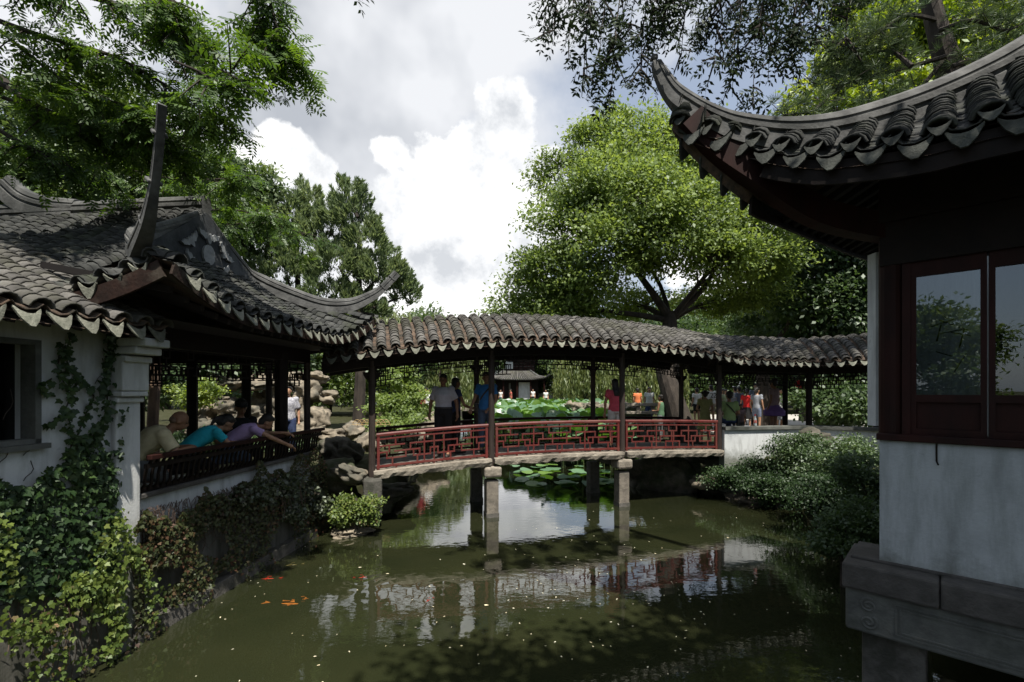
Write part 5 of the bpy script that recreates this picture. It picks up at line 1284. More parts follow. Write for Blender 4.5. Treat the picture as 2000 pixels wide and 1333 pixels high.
def spray_tree(name, label, base, limbs, twig_n, twig_len, leaf_n, lsize, T, lm, droop, bark=M_BARK, seed=1, rz=(.05, .012), tw=.5):
    """limbs: polylines of world points; twigs leave them, leaves leave the twigs"""
    root = thing(name, label, 'tree', base); tb = MB(); P = []; D = []; r_ = random.Random(seed); bv = Vector(base)
    for (pl_, ra, rb, dens) in limbs:
        sp = smooth_path([Vector(p) - bv for p in pl_], 6); n = len(sp); tb.tube(sp, list(np.linspace(ra, rb, n)), 7)
        for k in range(int(twig_n * dens)):
            t = r_.uniform(.12, 1); i = min(int(t * (n-1)), n-2); a = sp[i].lerp(sp[i+1], r_.random()); d0 = (sp[i+1]-sp[i]).normalized()
            dd = (d0 * .6 + Vector((r_.gauss(0,1), r_.gauss(0,1), r_.gauss(0,.5))).normalized() * tw*1.6 + Vector((0,0,-droop))).normalized(); L = twig_len * r_.uniform(.5, 1.2)
            tp = [a + dd * L * q + Vector((0,0,-droop * .5 * L * q*q)) for q in (0,.33,.66,1)]; tb.tube(tp, [.010,.008,.006,.003], 4, cap=False)
            for j in range(leaf_n):
                q = .15 + .85 * (j + r_.random()) / leaf_n; m_ = min(int(q * 3), 2); pnt = tp[m_].lerp(tp[m_+1], q*3 - m_); dv_ = (tp[m_+1]-tp[m_]).normalized()
                sd = Vector((r_.gauss(0,1), r_.gauss(0,1), r_.gauss(0,.4))).normalized(); P.append(pnt); D.append(dv_ * .6 + sd * .9 + Vector((0,0,-droop * .7)))
    tb.build('trunk', bark, root); P = np.array(P); D = np.array(D); V, F = scatter(P, D, lsize * (.65 + .7 * rng.random(len(P))), T, flat=np.array(SUN)); obj('crown', mesh_np('crown', V, F, lm), root); return root
TL = (-7.5, 4.2, 1.0)
def PL(*a): return [at(*q) for q in a]
limbs = [([(-7.5,4.2,.9)] + [(-7.4,4.4,3.5)] + PL((-140,300,5.4),(0,150,5.3)), .18, .09, .3),
         (PL((-60,120,5.2),(60,200,5.2),(170,250,5.4),(270,290,5.6),(370,300,5.8)), .035, .010, 1.1),
         (PL((-60,20,5),(80,70,5),(220,110,5.1),(330,170,5.2),(420,225,5.3)), .03, .008, 1.5),
         (PL((-40,-60,4.8),(120,-20,4.8),(260,20,4.9),(360,60,5),(430,110,5)), .03, .008, 1.4),
         (PL((-40,230,5.5),(60,290,5.5),(130,310,5.7),(200,330,6)), .03, .008, .9),
         (PL((-20,180,5.2),(110,230,5.4),(230,250,5.5),(330,280,5.6),(400,240,5.7)), .025, .006, 1.0),
         (PL((0,60,5),(100,140,5),(200,190,5.1),(300,230,5.2)), .02, .006, 1.1),
         (PL((480,-90,4.6),(520,-20,4.6),(540,50,4.6),(560,110,4.65)), .02, .005, .8),
         (PL((480,-60,4.8),(500,10,4.8),(510,60,4.9),(560,90,4.9)), .015, .005, .6),
         (PL((300,-60,4.4),(330,-10,4.4),(350,60,4.4)), .015, .005, .5),
         (PL((340,120,4.2),(390,140,4.2),(430,160,4.2),(460,130,4.2)), .012, .004, .45),
         (PL((250,330,6.6),(340,350,6.6),(430,350,6.6),(490,340,6.6)), .02, .005, .7),
         (PL((350,480,8.2),(450,440,8.3),(540,440,8.4),(620,470,8.5)), .02, .005, .7), (PL((350,420,8),(450,410,8),(560,430,8)), .02, .005, .6)]
spray_tree('pagoda_tree', 'overhanging tree with feathery compound leaves filling the top left corner', TL, limbs, 44, .42, 8, .185, T_PIN, L_SCHO, .30, seed=3)
# hanging branches at top right
limbs = []
def PR(*a): return [at(*q) for q in a]
hang = [(1080,60),(1110,90),(1140,150),(1170,130),(1210,110),(1195,175),(1250,150),(1262,160),(1290,90),(1330,120),(1360,70),(1395,130),(1440,100),(1430,190),(1480,80),(1500,160),(1520,90),(1560,60),(1590,110),(1620,60),(1650,90),(1470,200),(1060,75),(1300,30),(1150,40),(1230,60),(1400,30),(1545,110)]
for i, (x, y) in enumerate(hang):
    Yd = 4.5 + .5 * math.sin(i * 2.1); limbs.append((PR((x + 40 + 20*math.sin(i), -120, Yd), (x + 20, -40, Yd), (x + 6, (y-30)*.5, Yd), (x, y, Yd)), .007, .0025, .36 + .003 * y))
limbs.append((PR((1700,-420,4.6),(1500,-200,4.6),(1300,-110,4.6),(1120,-60,4.5)), .05, .015, .5)); limbs.append((PR((1700,-260,4.9),(1560,-150,4.9),(1400,-90,4.9)), .04, .012, .5))
limbs.append((PR((660,-60,4.4),(680,-30,4.4),(690,-4,4.4)), .006, .002, .14))
limbs.append(([(9.5,-1.5,0.5),(9.0,-.8,4),(6.5,1.5,7.2)] + PR((1700,-420,4.6)), .22, .06, .0))
def lanceo():
    V = []; F = []
    for (x, y, a, s) in ((0,.0,.0,1.0),(.0,.15,.9,.8),(0,.3,-.9,.85),(0,-.2,-1.0,.7)):
        ca, sa = math.cos(a), math.sin(a); b = len(V)
        for (u, v, w) in ((0,0,0),(.17,.42,.03),(0,1,-.07),(-.17,.42,.03)): V.append((s*(u*ca - v*sa), y + s*(u*sa + v*ca), s*w))
        F.append((b, b+1, b+2, b+3))
    return np.array(V), np.array(F)
spray_tree('drooping_tree', 'dark drooping twigs with pointed leaves hanging from the top edge against blue sky', (9.5, -1.5, .5), limbs, 19, .20, 4, .145, pinnate(3), L_HANG, .38, seed=5, tw=.8)
# the crown of that tree out of frame overhead: it shades hall and water
cz = leaf_tree('overhead_tree', 'high leafy crown over the viewer shading the hall and the near water', (8.8, -3, .9), 9.5, [(-4.6,2.6,8.0,1.7,1.5,.9),(-2.6,1.6,8.6,1.8,1.6,1.0),(-5.4,.6,8.4,1.6,1.6,.9),(-3.6,-.5,9,2,1.8,1.0),(-1.0,2.8,7.6,1.5,1.4,.9),(-6.6,2.4,7.9,1.3,1.2,.8),(-.5,5.2,7.8,1.2,1.0,.7),(-2.2,4.6,7.6,1.1,1.0,.7)], 52000, .12, L_DARKG, trunk_r=.25, fork=.6, sub=16, tight=.3)

leaf_tree('overhead_tree', 'second high crown over the white house shading the left roofs', (-8.5, 1.0, .9), 9.5, [(1.8,1.6,7.8,1.3,1.1,.7),(3.6,1.3,8.0,1.0,1.0,.7),(.4,2.3,7.9,1.3,1.2,.7),(-1.2,3.2,7.9,1.4,1.2,.8),(-.8,1.4,8.2,1.3,1.2,.8)], 11000, .16, L_SCHO, trunk_r=.2, fork=.6, sub=14, tight=.28)

# ================================================================== PINE at top right
pine = thing('pine_tree', 'pine with dark needle tufts and bare crooked trunk rising behind the hall roof', 'tree', (8.6, 9.3, .9)); pb = Vector((8.6, 9.3, .9)); tb = MB(); P = []; D = []
tk = smooth_path([p - pb for p in [Vector((8.6,9.3,.5)), at(1905,420,9.0), at(1870,200,9), at(1855,140,9), at(1832,60,9), at(1800,-60,9)]], 4); tb.tube(tk, list(np.linspace(.36, .13, len(tk))), 10)
pl_ = [((1850,110),(1780,130),(1700,150),(1640,170),(1590,215),(1530,225)),((1850,110),(1790,180),(1740,215),(1690,225)),((1830,40),(1770,30),(1720,60),(1660,90),(1620,80)),((1835,60),(1900,40),(1960,60),(2010,40)),((1860,130),(1920,110),(1990,90)),
       ((1810,-30),(1740,-40),(1680,0),(1640,20)),((1780,130),(1740,100),(1700,105)),((1700,150),(1650,140),(1590,165)),((1815,0),(1880,-30),(1950,0))]
for i, b_ in enumerate(pl_):
    sp = smooth_path([at(x, y, 8.6 + .35 * math.sin(i + j)) - pb for j, (x, y) in enumerate(b_)], 5); n = len(sp); tb.tube(sp, list(np.linspace(.045, .012, n)), 6)
    for k in range(n):
        if k < n * .22: continue
        for q in range(7):
            c = sp[k] + Vector(rng.normal(size=3)) * .17; c.z += .04; tb.tube([sp[k], c], [.01,.005], 3, cap=False) if q % 3 == 0 else None
            m = 34; d = rnd_dir(m); d[:, 2] = d[:, 2] * .6 + .45; P.append(np.tile(np.array(c), (m, 1)) + d * .02); D.append(d)
tb.build('trunk', M_BARK, pine); P = np.concatenate(P); D = np.concatenate(D); T_ND = (np.array([(-.03,0,0),(.03,0,0),(.012,1,0),(-.012,1,0)]), np.array([(0,1,2,3)]))
V, F = scatter(P, D, .15 * (.7 + .5*rng.random(len(P))), T_ND); obj('crown', mesh_np('crown', V, F, L_PINE), pine)
b_ = (13, 15.5, .9); leaf_tree('broadleaf_tree', 'bright yellow green tree shining behind the pine', b_, 13, bigclumps([(1590,190,14,50,.6),(1650,130,14.5,60,.7),(1720,180,14,60,.6),(1700,70,15,70,.8),(1780,60,15,70,.8),(1880,60,15,90,.8),(1960,120,14,80,.7),(1560,240,13.5,30,.6),(1800,160,14,60,.6),(1640,215,13.5,45,.5)], b_, 0), 24000, .19, L_LIME, sub=22, tight=.25)

# ================================================================== FAR TWO STOREY PAVILION
fp = thing('two_storey_pavilion', 'distant dark two storey pavilion with grey hipped roofs across the lotus pond', 'pavilion', (.55, 53, .9))
fz0 = .9
def frbox(nm, x0, x1, y0, y1, z0, z1, m, par=fp): b_ = MB(); b_.box(((x0+x1)/2, (y0+y1)/2, (z0+z1)/2), (x1-x0, y1-y0, z1-z0)); return b_.build(nm, m, par)
frbox('base', -3.4, 3.4, -2.6, 2.6, -.2, .25, M_STONE); frbox('lower_hall', -2.4, 2.4, -1.6, 1.6, .25, 2.8, M_DARK); frbox('upper_hall', -1.3, 1.9, -1.0, 1.0, 3.5, 5.7, M_DARK)
for x in (-3, -1.5, 0, 1.5, 3): b_ = MB(); b_.tube([(x, -2.2, .25), (x, -2.2, 2.8)], .09, 8); b_.build('column', M_DARKR, fp)
def far_roof(nm, w, d, w2, d2, z0, z1, m=M_TILE):
    b_ = MB(); 
    def ring(w, d, z, up=0): return [(-w,-d,z+up),(-w*.5,-d,z),(0,-d,z),(w*.5,-d,z),(w,-d,z+up),(w,0,z),(w,d,z+up),(0,d,z),(-w,d,z+up),(-w,0,z)]
    r0, r1, r2 = ring(w, d, z0, .25), ring((w+w2)/2-.15*0, (d+d2)/2, z0 + (z1-z0)*.4, .1), ring(w2, d2, z1); k = 10
    b_.add(r0 + r1 + r2, [(i, (i+1)%k, k+(i+1)%k, k+i) for i in range(k)] + [(k+i, k+(i+1)%k, 2*k+(i+1)%k, 2*k+i) for i in range(k)] + [tuple(range(2*k, 3*k)), tuple(range(k-1,-1,-1))])
    rf = b_.build(nm, m, fp)
    for i in range(int(w * 2 / .25)):
        x = -w + .12 + i * .25; t = x / w; rb_ = MB(); rb_.tube([(x, -d - .02, z0 + .06 + .25 * max(0, abs(t)*2-1)), (x * (w+w2)/2/w, -(d+d2)/2, z0 + (z1-z0)*.4 + .06), (x * w2 / w, -d2, z1 + .05)], .06, 5); rb_.build('tile_row', M_TILE_LIT, rf)
    for sx in (-1, 1): rb_ = MB(); rb_.tube([(sx*(w+.25), -d-.25, z0+.55), (sx*w*.97, -d*.97, z0+.3), (sx*(w+w2)/2, -(d+d2)/2, z0 + (z1-z0)*.45), (sx*w2, -d2, z1+.1)], .11, 6); rb_.build('hip_ridge', M_RIDGE, rf)
far_roof('lower_roof', 3.3, 2.6, 1.5, 1.1, 2.75, 3.75); far_roof('upper_roof', 2.6, 2.0, 1.4, .1, 5.6, 6.9)
for i in range(7):
    x = -1.05 + i * .45; f_o = frbox('window', x, x + .38, -1.03, -1.0, 3.8, 5.4, M_DARKR)
    g2 = MB()
    for k in range(5): g2.box((x + .19, -1.04, 4.0 + k * .3), (.36, .02, .03))
    g2.build('mullion', M_STONE, f_o)
frbox('panel', -1.25, -.45, -1.06, -1.03, 3.95, 4.9, M_PLAS); frbox('panel', -.9, -.7, -1.62, -1.6, .6, 2.4, M_STONE); frbox('moon_wall', .2, 1.5, -1.64, -1.6, .4, 2.5, M_PLAS)
# far white wall pieces and zigzag stone railing
wl = thing('garden_wall', 'pale grey garden wall glimpsed at the far shore behind the willows', 'wall', (9, 55, .9)); b_ = MB(); b_.box((0,0,.6), (14,.3,1.4)); b_.build('wall', M_PLAS, wl); b_ = MB(); b_.box((0,0,1.36), (14.2,.6,.12)); b_.build('coping', M_TILE, wl)
# stone railing slabs at the right (photo 1230..1290, 793..808)
sb_ = thing('stone_railing', 'low stone slab railing with square posts behind the woman in pink', 'railing', at(1258, 850, 15.5) * 1.0); o0 = sb_.location
sb_.location.z = 1.0
for z, h_ in ((1.07, .10), (.80, .09)):
    b_ = MB(); b_.box((0, 0, z - (0)), (1.6, .34 if z < 1 else .26, h_)); b_.build('slab', M_GRAN, sb_, bevel=.01)
for x in (-.7, -.2, .3, .7): b_ = MB(); b_.box((x, 0, .94), (.1, .16, .18)); b_.build('post', M_GRAN, sb_)
b_ = MB(); b_.box((-.25, .05, .38), (.95, .2, .74)); b_.build('dark_slab', M_GRAND, sb_)
# bamboo hoops (photo 690..745, 815..832)
bh = thing('bamboo_hoop_fence', 'low yellow bamboo hoop edging seen left of the bridge shrub', 'fence', at(718, 832, 13)); M_BAM = mat('pale_bamboo', (.45,.33,.14), (.3,.2,.08), .6, 8, coord='World')
for i in range(7): b_ = MB(); x0 = -.42 + i * .13; b_.tube([(x0 + .13 * (1 - math.cos(a)) , .01*i, .17 * math.sin(a)) for a in np.linspace(0, math.pi, 9)], .009, 5); b_.build('hoop', M_BAM, bh)
for z in (.03, .10): b_ = MB(); b_.tube([(-.45,-.01,z), (.62,-.01,z)], .007, 5); b_.build('rail', M_BAM, bh)
# bottle standing on the corridor coping
def lathe(mb, prof, seg=14):
    V = []; F = []
    for r, z in prof:
        for k in range(seg): a = 6.283 * k / seg; V.append((r * math.cos(a), r * math.sin(a), z))
    n = len(prof); F = [(i*seg+k, i*seg+(k+1)%seg, (i+1)*seg+(k+1)%seg, (i+1)*seg+k) for i in range(n-1) for k in range(seg)] + [tuple(range(seg-1,-1,-1)), tuple((n-1)*seg+k for k in range(seg))]
    return mb.add(V, F)
q = cp1(.95, 0, 1.686); bt = thing('drink_bottle', 'clear plastic bottle with red cap standing on the sunlit corridor coping', 'bottle', q)
m_cl = mat('clear_plastic', (.55,.6,.6), (.45,.5,.5), .08, 3, coord='World'); b_ = MB(); lathe(b_, [(.032,0),(.037,.02),(.034,.08),(.037,.13),(.034,.17),(.018,.225),(.014,.25)]); b_.build('body', m_cl, bt, True)
b_ = MB(); lathe(b_, [(.0355,.075),(.038,.09),(.038,.135),(.0355,.15)]); b_.build('label', mat('red_label', (.6,.05,.04), (.7,.4,.35), .4, 40, coord='World'), bt)
b_ = MB(); lathe(b_, [(.018,.248),(.018,.28),(.012,.283)]); b_.build('cap', mat('red_cap', (.6,.03,.03), (.5,.03,.03), .4, 5), bt)
b_ = MB(); b_.box((0,0,0), (.12,.09,.012)); cpp = b_.build('paper', mat('white_paper', (.8,.8,.78), (.7,.7,.7), .8, 5), None, bevel=.003); cpp.location = cp1(.72, 0, 1.692); tag(cpp, 'crumpled white paper napkin lying left of the bottle on the coping', 'paper')
# koi
def koi(label, px, py, L, rz, c1, c2, z=.0):
    Y = 900 * EYE / (py - 762); o = thing('koi_fish', label, 'fish', ((px-1000)/900*Y, Y, z), rz)
    m = mat('koi_' + label[:9].replace(' ', '_'), c1, c2, .3, 14, stops=(.45,.55)); b_ = MB(); prof = [(0,.005),(.06,.035),(.2,.065),(.4,.075),(.6,.06),(.8,.03),(.93,.018),(1,.012)]
    V = []; F = []; k = 10
    for (t, r) in prof:
        for i in range(k): a = 6.283*i/k; V.append(((t-.5)*L, r*L*math.cos(a) + .04*L*math.sin(t*3), r*L*.9*math.sin(a) - .035*L))
    n = len(prof); F = [(i*k+j, i*k+(j+1)%k, (i+1)*k+(j+1)%k, (i+1)*k+j) for i in range(n-1) for j in range(k)]; F += [tuple(range(k-1,-1,-1)), tuple((n-1)*k+j for j in range(k))]
    b_.add(V, F).build('body', m, o, True)
    for nm, pts in (('tail_fin', [(.46,0),(.66,.10),(.60,.02),(.64,-.07)]), ('side_fin', [(-.2,.05),(-.12,.17),(-.06,.06)]), ('side_fin', [(-.2,-.05),(-.12,-.17),(-.06,-.06)]), ('back_fin', [(-.1,.0),(.1,.03),(.12,-.01)])):
        b_ = MB(); b_.prism([(x*L, y*L + (.02*L if nm == 'tail_fin' else 0)) for x, y in pts], (0,0,.004 if nm != 'back_fin' else .03), (1,0,0), (0,1,0), .006); b_.build(nm, m, o)
OR = ((.4,.10,.015),(.3,.06,.01)); RD = ((.30,.03,.015),(.2,.02,.01))
koi('red koi breaking the surface beside the creeper wall', 526, 1131, .26, .05, *RD); koi('large orange koi swimming below the feeding group', 560, 1178, .44, 3.05, (.30,.11,.022), (.20,.07,.015), -.006)
koi('smaller orange koi just behind the large orange one', 592, 1170, .2, 3.4, (.30,.11,.022), (.20,.07,.015), -.004); koi('red koi at the edge of the ripple rings', 706, 1128, .17, 3.3, *RD); koi('bright red koi nose poking up below the middle of the left span', 838, 1173, .12, .9, *RD)
koi('pale olive koi deep near the far end of the wall', 572, 1104, .24, .2, (.12,.10,.035), (.09,.08,.03), -.0)
# floating petals and leaves
V = []; F = []; r_ = random.Random(11)
for i in range(230):
    px = r_.uniform(330, 1700); py = 990 + 345 * r_.random(); 
    if i > 110: px = r_.gauss(1180, 190); py = r_.gauss(1110, 70)
    if py < 960 or py > 1340: continue
    Y = 900 * EYE / (py - 762); x = (px-1000)/900*Y; s = r_.uniform(.008, .017) * (1.8 if i % 17 == 0 else 1); a = r_.uniform(0, 6.28); b = len(V)
    for (u, v) in ((-1,-.3),(0,-.6),(1,0),(.2,.6)): V.append((x + s*(u*math.cos(a)-v*math.sin(a)), Y + s*(u*math.sin(a)+v*math.cos(a)), .006 + .002*u))
    F.append((b,b+1,b+2,b+3))
fl = obj('floating_petals', mesh_np('floating_petals', np.array(V), np.array(F), mat('pale_petal', (.75,.72,.58), (.6,.5,.3), .7, 3, coord='World', island=.3))); tag(fl, 'scattered pale petals and seeds floating on the pond', 'petals', kind='stuff')

# ================================================================== PEOPLE
SK = mat('skin', (.42,.24,.15), (.36,.19,.115), .55, 9, spec=.35); SKD = mat('tanned_skin', (.30,.16,.095), (.24,.12,.07), .55, 9)
HAIR = mat('black_hair', (.010,.009,.008), (.02,.016,.013), .42, 30, .4, 90, stretch=(4,4,.6))
SHOE = mat('dark_shoe', (.03,.025,.022), (.05,.045,.04), .5, 9)
CM = {}
def cloth(name, c, c2=None, scale=14):
    if name not in CM: CM[name] = mat('cloth_' + name, c, c2 or tuple(x*.82 for x in c), .85, scale, .35, 22)
    return CM[name]
def capsule(mb, a, b, ra, rb, seg=10, flat=1.0):
    a = Vector(a); b = Vector(b); d = b - a; L = max(d.length, 1e-4); d.normalize(); pts = []; rr = []
    for t in (-1, -.8, -.45): pts.append(a + d * ra * t); rr.append(ra * math.sqrt(max(.0004, 1 - t*t)))
    pts += [a, b]; rr += [ra, rb]
    for t in (.45, .8, 1): pts.append(b + d * rb * t); rr.append(rb * math.sqrt(max(.0004, 1 - t*t)))
    mb.tube(pts, rr, seg); return mb
def cone(mb, a, b, ra, rb, seg=12): return mb.tube([a, Vector(a).lerp(Vector(b), .5), b], [ra, (ra+rb)/2, rb], seg)
def loft(mb, rings, seg=14):
    """rings: (centre, half width, half depth, side vector, forward vector)"""
    V = []; n = len(rings)
    for (c, a, b, sx, fy) in rings:
        for k in range(seg): t = 6.283 * k / seg; V.append(Vector(c) + Vector(sx) * a * math.cos(t) + Vector(fy) * b * math.sin(t))
    F = [(i*seg+k, i*seg+(k+1)%seg, (i+1)*seg+(k+1)%seg, (i+1)*seg+k) for i in range(n-1) for k in range(seg)] + [tuple(range(seg-1,-1,-1)), tuple((n-1)*seg+k for k in range(seg))]
    return mb.add(V, F)
def ell(mb, c, r, M=None, sub=None):
    M = M or Matrix.Identity(3); c = Vector(c); V = [c + M @ Vector((v[0]*r[0], v[1]*r[1], v[2]*r[2])) for v in SV]; return mb.add(V, [tuple(f) for f in SF])
SV, SF = ico(2)
PENDING = []
def remesh(mb, name, m, parent, vox, smooth=2, extra=None, tuck=False):
    o = mb.build(name, m, parent, True); r = o.modifiers.new('remesh', 'REMESH'); r.mode = 'VOXEL'; r.voxel_size = vox; r.use_smooth_shade = True
    s_ = o.modifiers.new('smooth', 'SMOOTH'); s_.iterations = smooth; s_.factor = .5; PENDING.append((o, extra)); return o
J0 = dict(pelvis=(0,0,.93), waist=(0,0,1.06), chest=(0,.01,1.26), neck=(0,-.01,1.43), head=(0,.025,1.565), hip=(.088,0,.90), knee=(.098,.02,.49), ankle=(.10,-.02,.085), toe=(.115,.15,.03),
          shoulder=(.168,0,1.385), elbow=(.225,-.02,1.10), wrist=(.235,.06,.86), hand=(.235,.11,.77))
def person(label, loc, rot, h=1.7, shirt='white', lower='dark', low_kind='trousers', hair='short', J=None, detail=0, skin=SK, sleeve=.5, fem=False, vox=None, group=None, look=(0,0), strap=None, dress=False, cap=None, bald=False, build=1.0, extra=None, tuck=False):
    k = h / 1.7; j = {}
    for key, v in J0.items():
        if key in ('pelvis','waist','chest','neck','head'): j[key] = Vector(v)
        else:
            j[key + '_r'] = Vector(v); j[key + '_l'] = Vector((-v[0], v[1], v[2]))
    if J:
        for key, v in J.items():
            if key in j: j[key] = Vector(v)
            else: j[key + '_r'] = Vector(v); j[key + '_l'] = Vector((-v[0], v[1], v[2]))
    vox = vox or (.013 if detail else .022); w = build * (.92 if fem else 1.0)
    root = thing('person', label, 'person', loc, rot, group); root.scale = (k, k, k)
    side = (j['shoulder_r'] - j['shoulder_l']).normalized(); hs = (j['hip_r'] - j['hip_l']).normalized()
    sp = [j['pelvis'], j['waist'], j['chest'], j['neck']]
    def fw(i):
        d = (sp[min(i+1,3)] - sp[max(i-1,0)]).normalized(); s_ = hs if i == 0 else side; return d.cross(s_).normalized() * -1 if False else s_.cross(d).normalized() * -1
    def torso(mb, inf, lo=0.0, hi=1.0, hem=0.0):
        P0 = j['pelvis'] + (j['pelvis'] - j['waist']).normalized() * hem
        top = j['chest'].lerp(j['neck'], .62); rg = [(P0, (.158 if fem else .150)*w + inf*1.25, .108*w + inf*1.1, hs, fw(0)), (j['pelvis'].lerp(j['waist'], .3), .155*w+inf, .108*w+inf, hs, fw(0)), (j['waist'].lerp(j['chest'], .15), (.120 if fem else .138)*w+inf*1.1, .098*w+inf, side, fw(1)), (j['chest'], .152*w+inf, (.118 if fem else .115)*w+inf, side, fw(2)),
            (top, .158*w+inf*.7, .092*w+inf*.7, side, fw(3)), (j['chest'].lerp(j['neck'], .88), .105*w+inf*.3, .07*w+inf*.3, side, fw(3)), (j['neck'], .055+inf*.3, .055+inf*.3, side, fw(3))]
        loft(mb, rg)
    # ---- body: one continuous figure
    b = MB(); torso(b, -.004); capsule(b, j['neck'] - Vector((0,0,.03)), j['neck'].lerp(j['head'], .6), .052, .048)
    up = (j['head'] - j['neck']).normalized(); Mh = Euler((look[0], 0, look[1])).to_matrix(); hd = j['head']
    ell(b, hd + Mh @ Vector((0,-.005,.02)), (.074,.092,.098), Mh); ell(b, hd + Mh @ Vector((0,.028,-.045)), (.056,.060,.066), Mh)
    ell(b, hd + Mh @ Vector((0,.096,-.012)), (.013,.018,.024), Mh)
    for s_ in (-1, 1): ell(b, hd + Mh @ Vector((s_*.077,-.002,-.008)), (.012,.020,.030), Mh)
    ell(b, hd + Mh @ Vector((0,.086,-.058)), (.024,.010,.010), Mh)
    for s_ in ('_r', '_l'):
        capsule(b, j['shoulder'+s_], j['elbow'+s_], .046*w, .038*w); capsule(b, j['elbow'+s_], j['wrist'+s_], .038*w, .025)
        capsule(b, j['hip'+s_], j['knee'+s_], .082*w, .054*w); capsule(b, j['knee'+s_], j['ankle'+s_], .052*w, .036*w); capsule(b, j['ankle'+s_], j['toe'+s_], .038, .03)
        hv_ = (j['hand'+s_] - j['wrist'+s_]); L = hv_.length; hv_.normalize(); hx = hv_.cross(Vector((0,0,1)) if abs(hv_.z) < .8 else Vector((0,1,0))).normalized(); hz = hx.cross(hv_)
        capsule(b, j['wrist'+s_], j['wrist'+s_] + hv_ * .05, .026, .036); ell(b, j['wrist'+s_] + hv_ * .06, (.038,.042,.020), Matrix((hx, hv_, hz)).transposed())
    ex = None
    if detail:
        ex = MB()
        for s_ in ('_r', '_l'):
            hv_ = (j['hand'+s_] - j['wrist'+s_]).normalized(); hx = hv_.cross(Vector((0,0,1)) if abs(hv_.z) < .8 else Vector((0,1,0))).normalized(); hz = hx.cross(hv_)
            if hz.z > 0 and abs(hv_.z) < .8: hz = -hz
            if abs(hv_.z) >= .8: hz = Vector((-1 if s_ == '_r' else 1, 0, 0)) * .8 + Vector((0,.3,0)); hz.normalize(); hx = hz.cross(hv_).normalized()
            for f, (o_, ln) in enumerate(((-.030,.062),(-.010,.074),(.011,.068),(.030,.052))):
                p0 = j['wrist'+s_] + hv_ * .085 + hx * o_; p1 = p0 + hv_ * ln * .5 + hz * .006; p2 = p1 + (hv_ * .75 + hz * .65).normalized() * ln * .35; p3 = p2 + (hv_ * .3 + hz).normalized() * ln * .28
                ex.tube([p0, p1, p2, p3], [.0095,.009,.0082,.0068], 7)
            t0 = j['wrist'+s_] + hv_ * .03 - hx * .03; ex.tube([t0, t0 + (hv_ * .6 - hx * .7).normalized() * .035, t0 + (hv_ * .6 - hx * .7).normalized() * .035 + (hv_ * .9 + hz * .4).normalized() * .032], [.012,.0105,.008], 7)
    remesh(b, 'body', skin, root, vox, 2, ex)
    # ---- clothes
    sh = MB()
    hem = .16 if dress else (.03 if low_kind != 'untucked' else .07)
    torso(sh, .014, hem=-.055 if tuck else (hem if not dress else .02))
    for s_ in ('_r', '_l'):
        if sleeve > 0: ell(sh, j['shoulder'+s_], (.070*w,.070*w,.066*w)); cone(sh, j['shoulder'+s_] + (j['chest'] - j['shoulder'+s_]) * .12, j['shoulder'+s_].lerp(j['elbow'+s_], sleeve), .068*w, .066*w if sleeve < 1 else .05)
        if sleeve > 1: cone(sh, j['elbow'+s_], j['elbow'+s_].lerp(j['wrist'+s_], sleeve-1), .05, .042)
    if dress:
        c0 = j['pelvis']; loft(sh, [(c0 + Vector((0,0,.06)), .15*w, .11, hs, fw(0)), (c0 - Vector((0,0,.15)), .20*w, .16, hs, fw(0)), (c0 - Vector((0,0,.45)), .26*w, .21, hs, fw(0))])
    so_ = remesh(sh, 'dress' if dress else 'shirt', shirt if not isinstance(shirt, str) else cloth(shirt, PAL[shirt]), root, vox, 2)
    if not dress:
        t_ = MB(); loft(t_, [(j['pelvis'].lerp(j['waist'], .62), (.168 if tuck else .148)*w, (.122 if tuck else .108)*w, hs, fw(0)), (j['pelvis'], .166*w, .122*w, hs, fw(0)), (j['pelvis'] - Vector((0,0,.07)), .150*w, .112*w, hs, fw(0))])
        if low_kind == 'skirt': loft(t_, [(j['pelvis'], .17*w, .125, hs, fw(0)), (j['pelvis'] - Vector((0,0,.25)), .19*w, .15, hs, fw(0)), (j['pelvis'] - Vector((0,0,.45)), .20*w, .16, hs, fw(0))])
        elif low_kind == 'tutu':
            for q in range(3): loft(t_, [(j['pelvis'] + Vector((0,0,.03-.05*q)), .15, .12, hs, fw(0)), (j['pelvis'] - Vector((0,0,.12 + .05*q)), .30, .28, hs, fw(0)), (j['pelvis'] - Vector((0,0,.16+.05*q)), .29, .27, hs, fw(0))])
        else:
            for s_ in ('_r', '_l'):
                short = low_kind == 'shorts'; e = j['hip'+s_].lerp(j['knee'+s_], .62) if short else j['knee'+s_]
                capsule(t_, j['hip'+s_], e, .098*w, .074*w)
                if not short: cone(t_, j['knee'+s_] + Vector((0,0,.04)) , j['ankle'+s_] + (j['knee'+s_] - j['ankle'+s_]) * .06, .074*w, .056)
        remesh(t_, 'skirt' if low_kind in ('skirt','tutu') else ('shorts' if low_kind == 'shorts' else 'trousers'), lower if not isinstance(lower, str) else cloth(lower, PAL[lower]), root, vox, 2)
        if tuck: b2 = MB(); loft(b2, [(j['pelvis'].lerp(j['waist'], .48), .177*w, .129*w, hs, fw(0)), (j['pelvis'].lerp(j['waist'], .74), .173*w, .126*w, hs, fw(0))], 20); b2.build('belt', SHOE, root)
    for s_ in ('_r', '_l'):
        b2 = MB(); capsule(b2, j['ankle'+s_] + Vector((0,-.02,-.035)), j['toe'+s_] + Vector((0,.02,.0)), .045, .036); o = b2.build('shoe', SHOE, root, True)
    # ---- hair, eyes
    hm = MB(); H = lambda x, y, z: hd + Mh @ Vector((x, y, z))
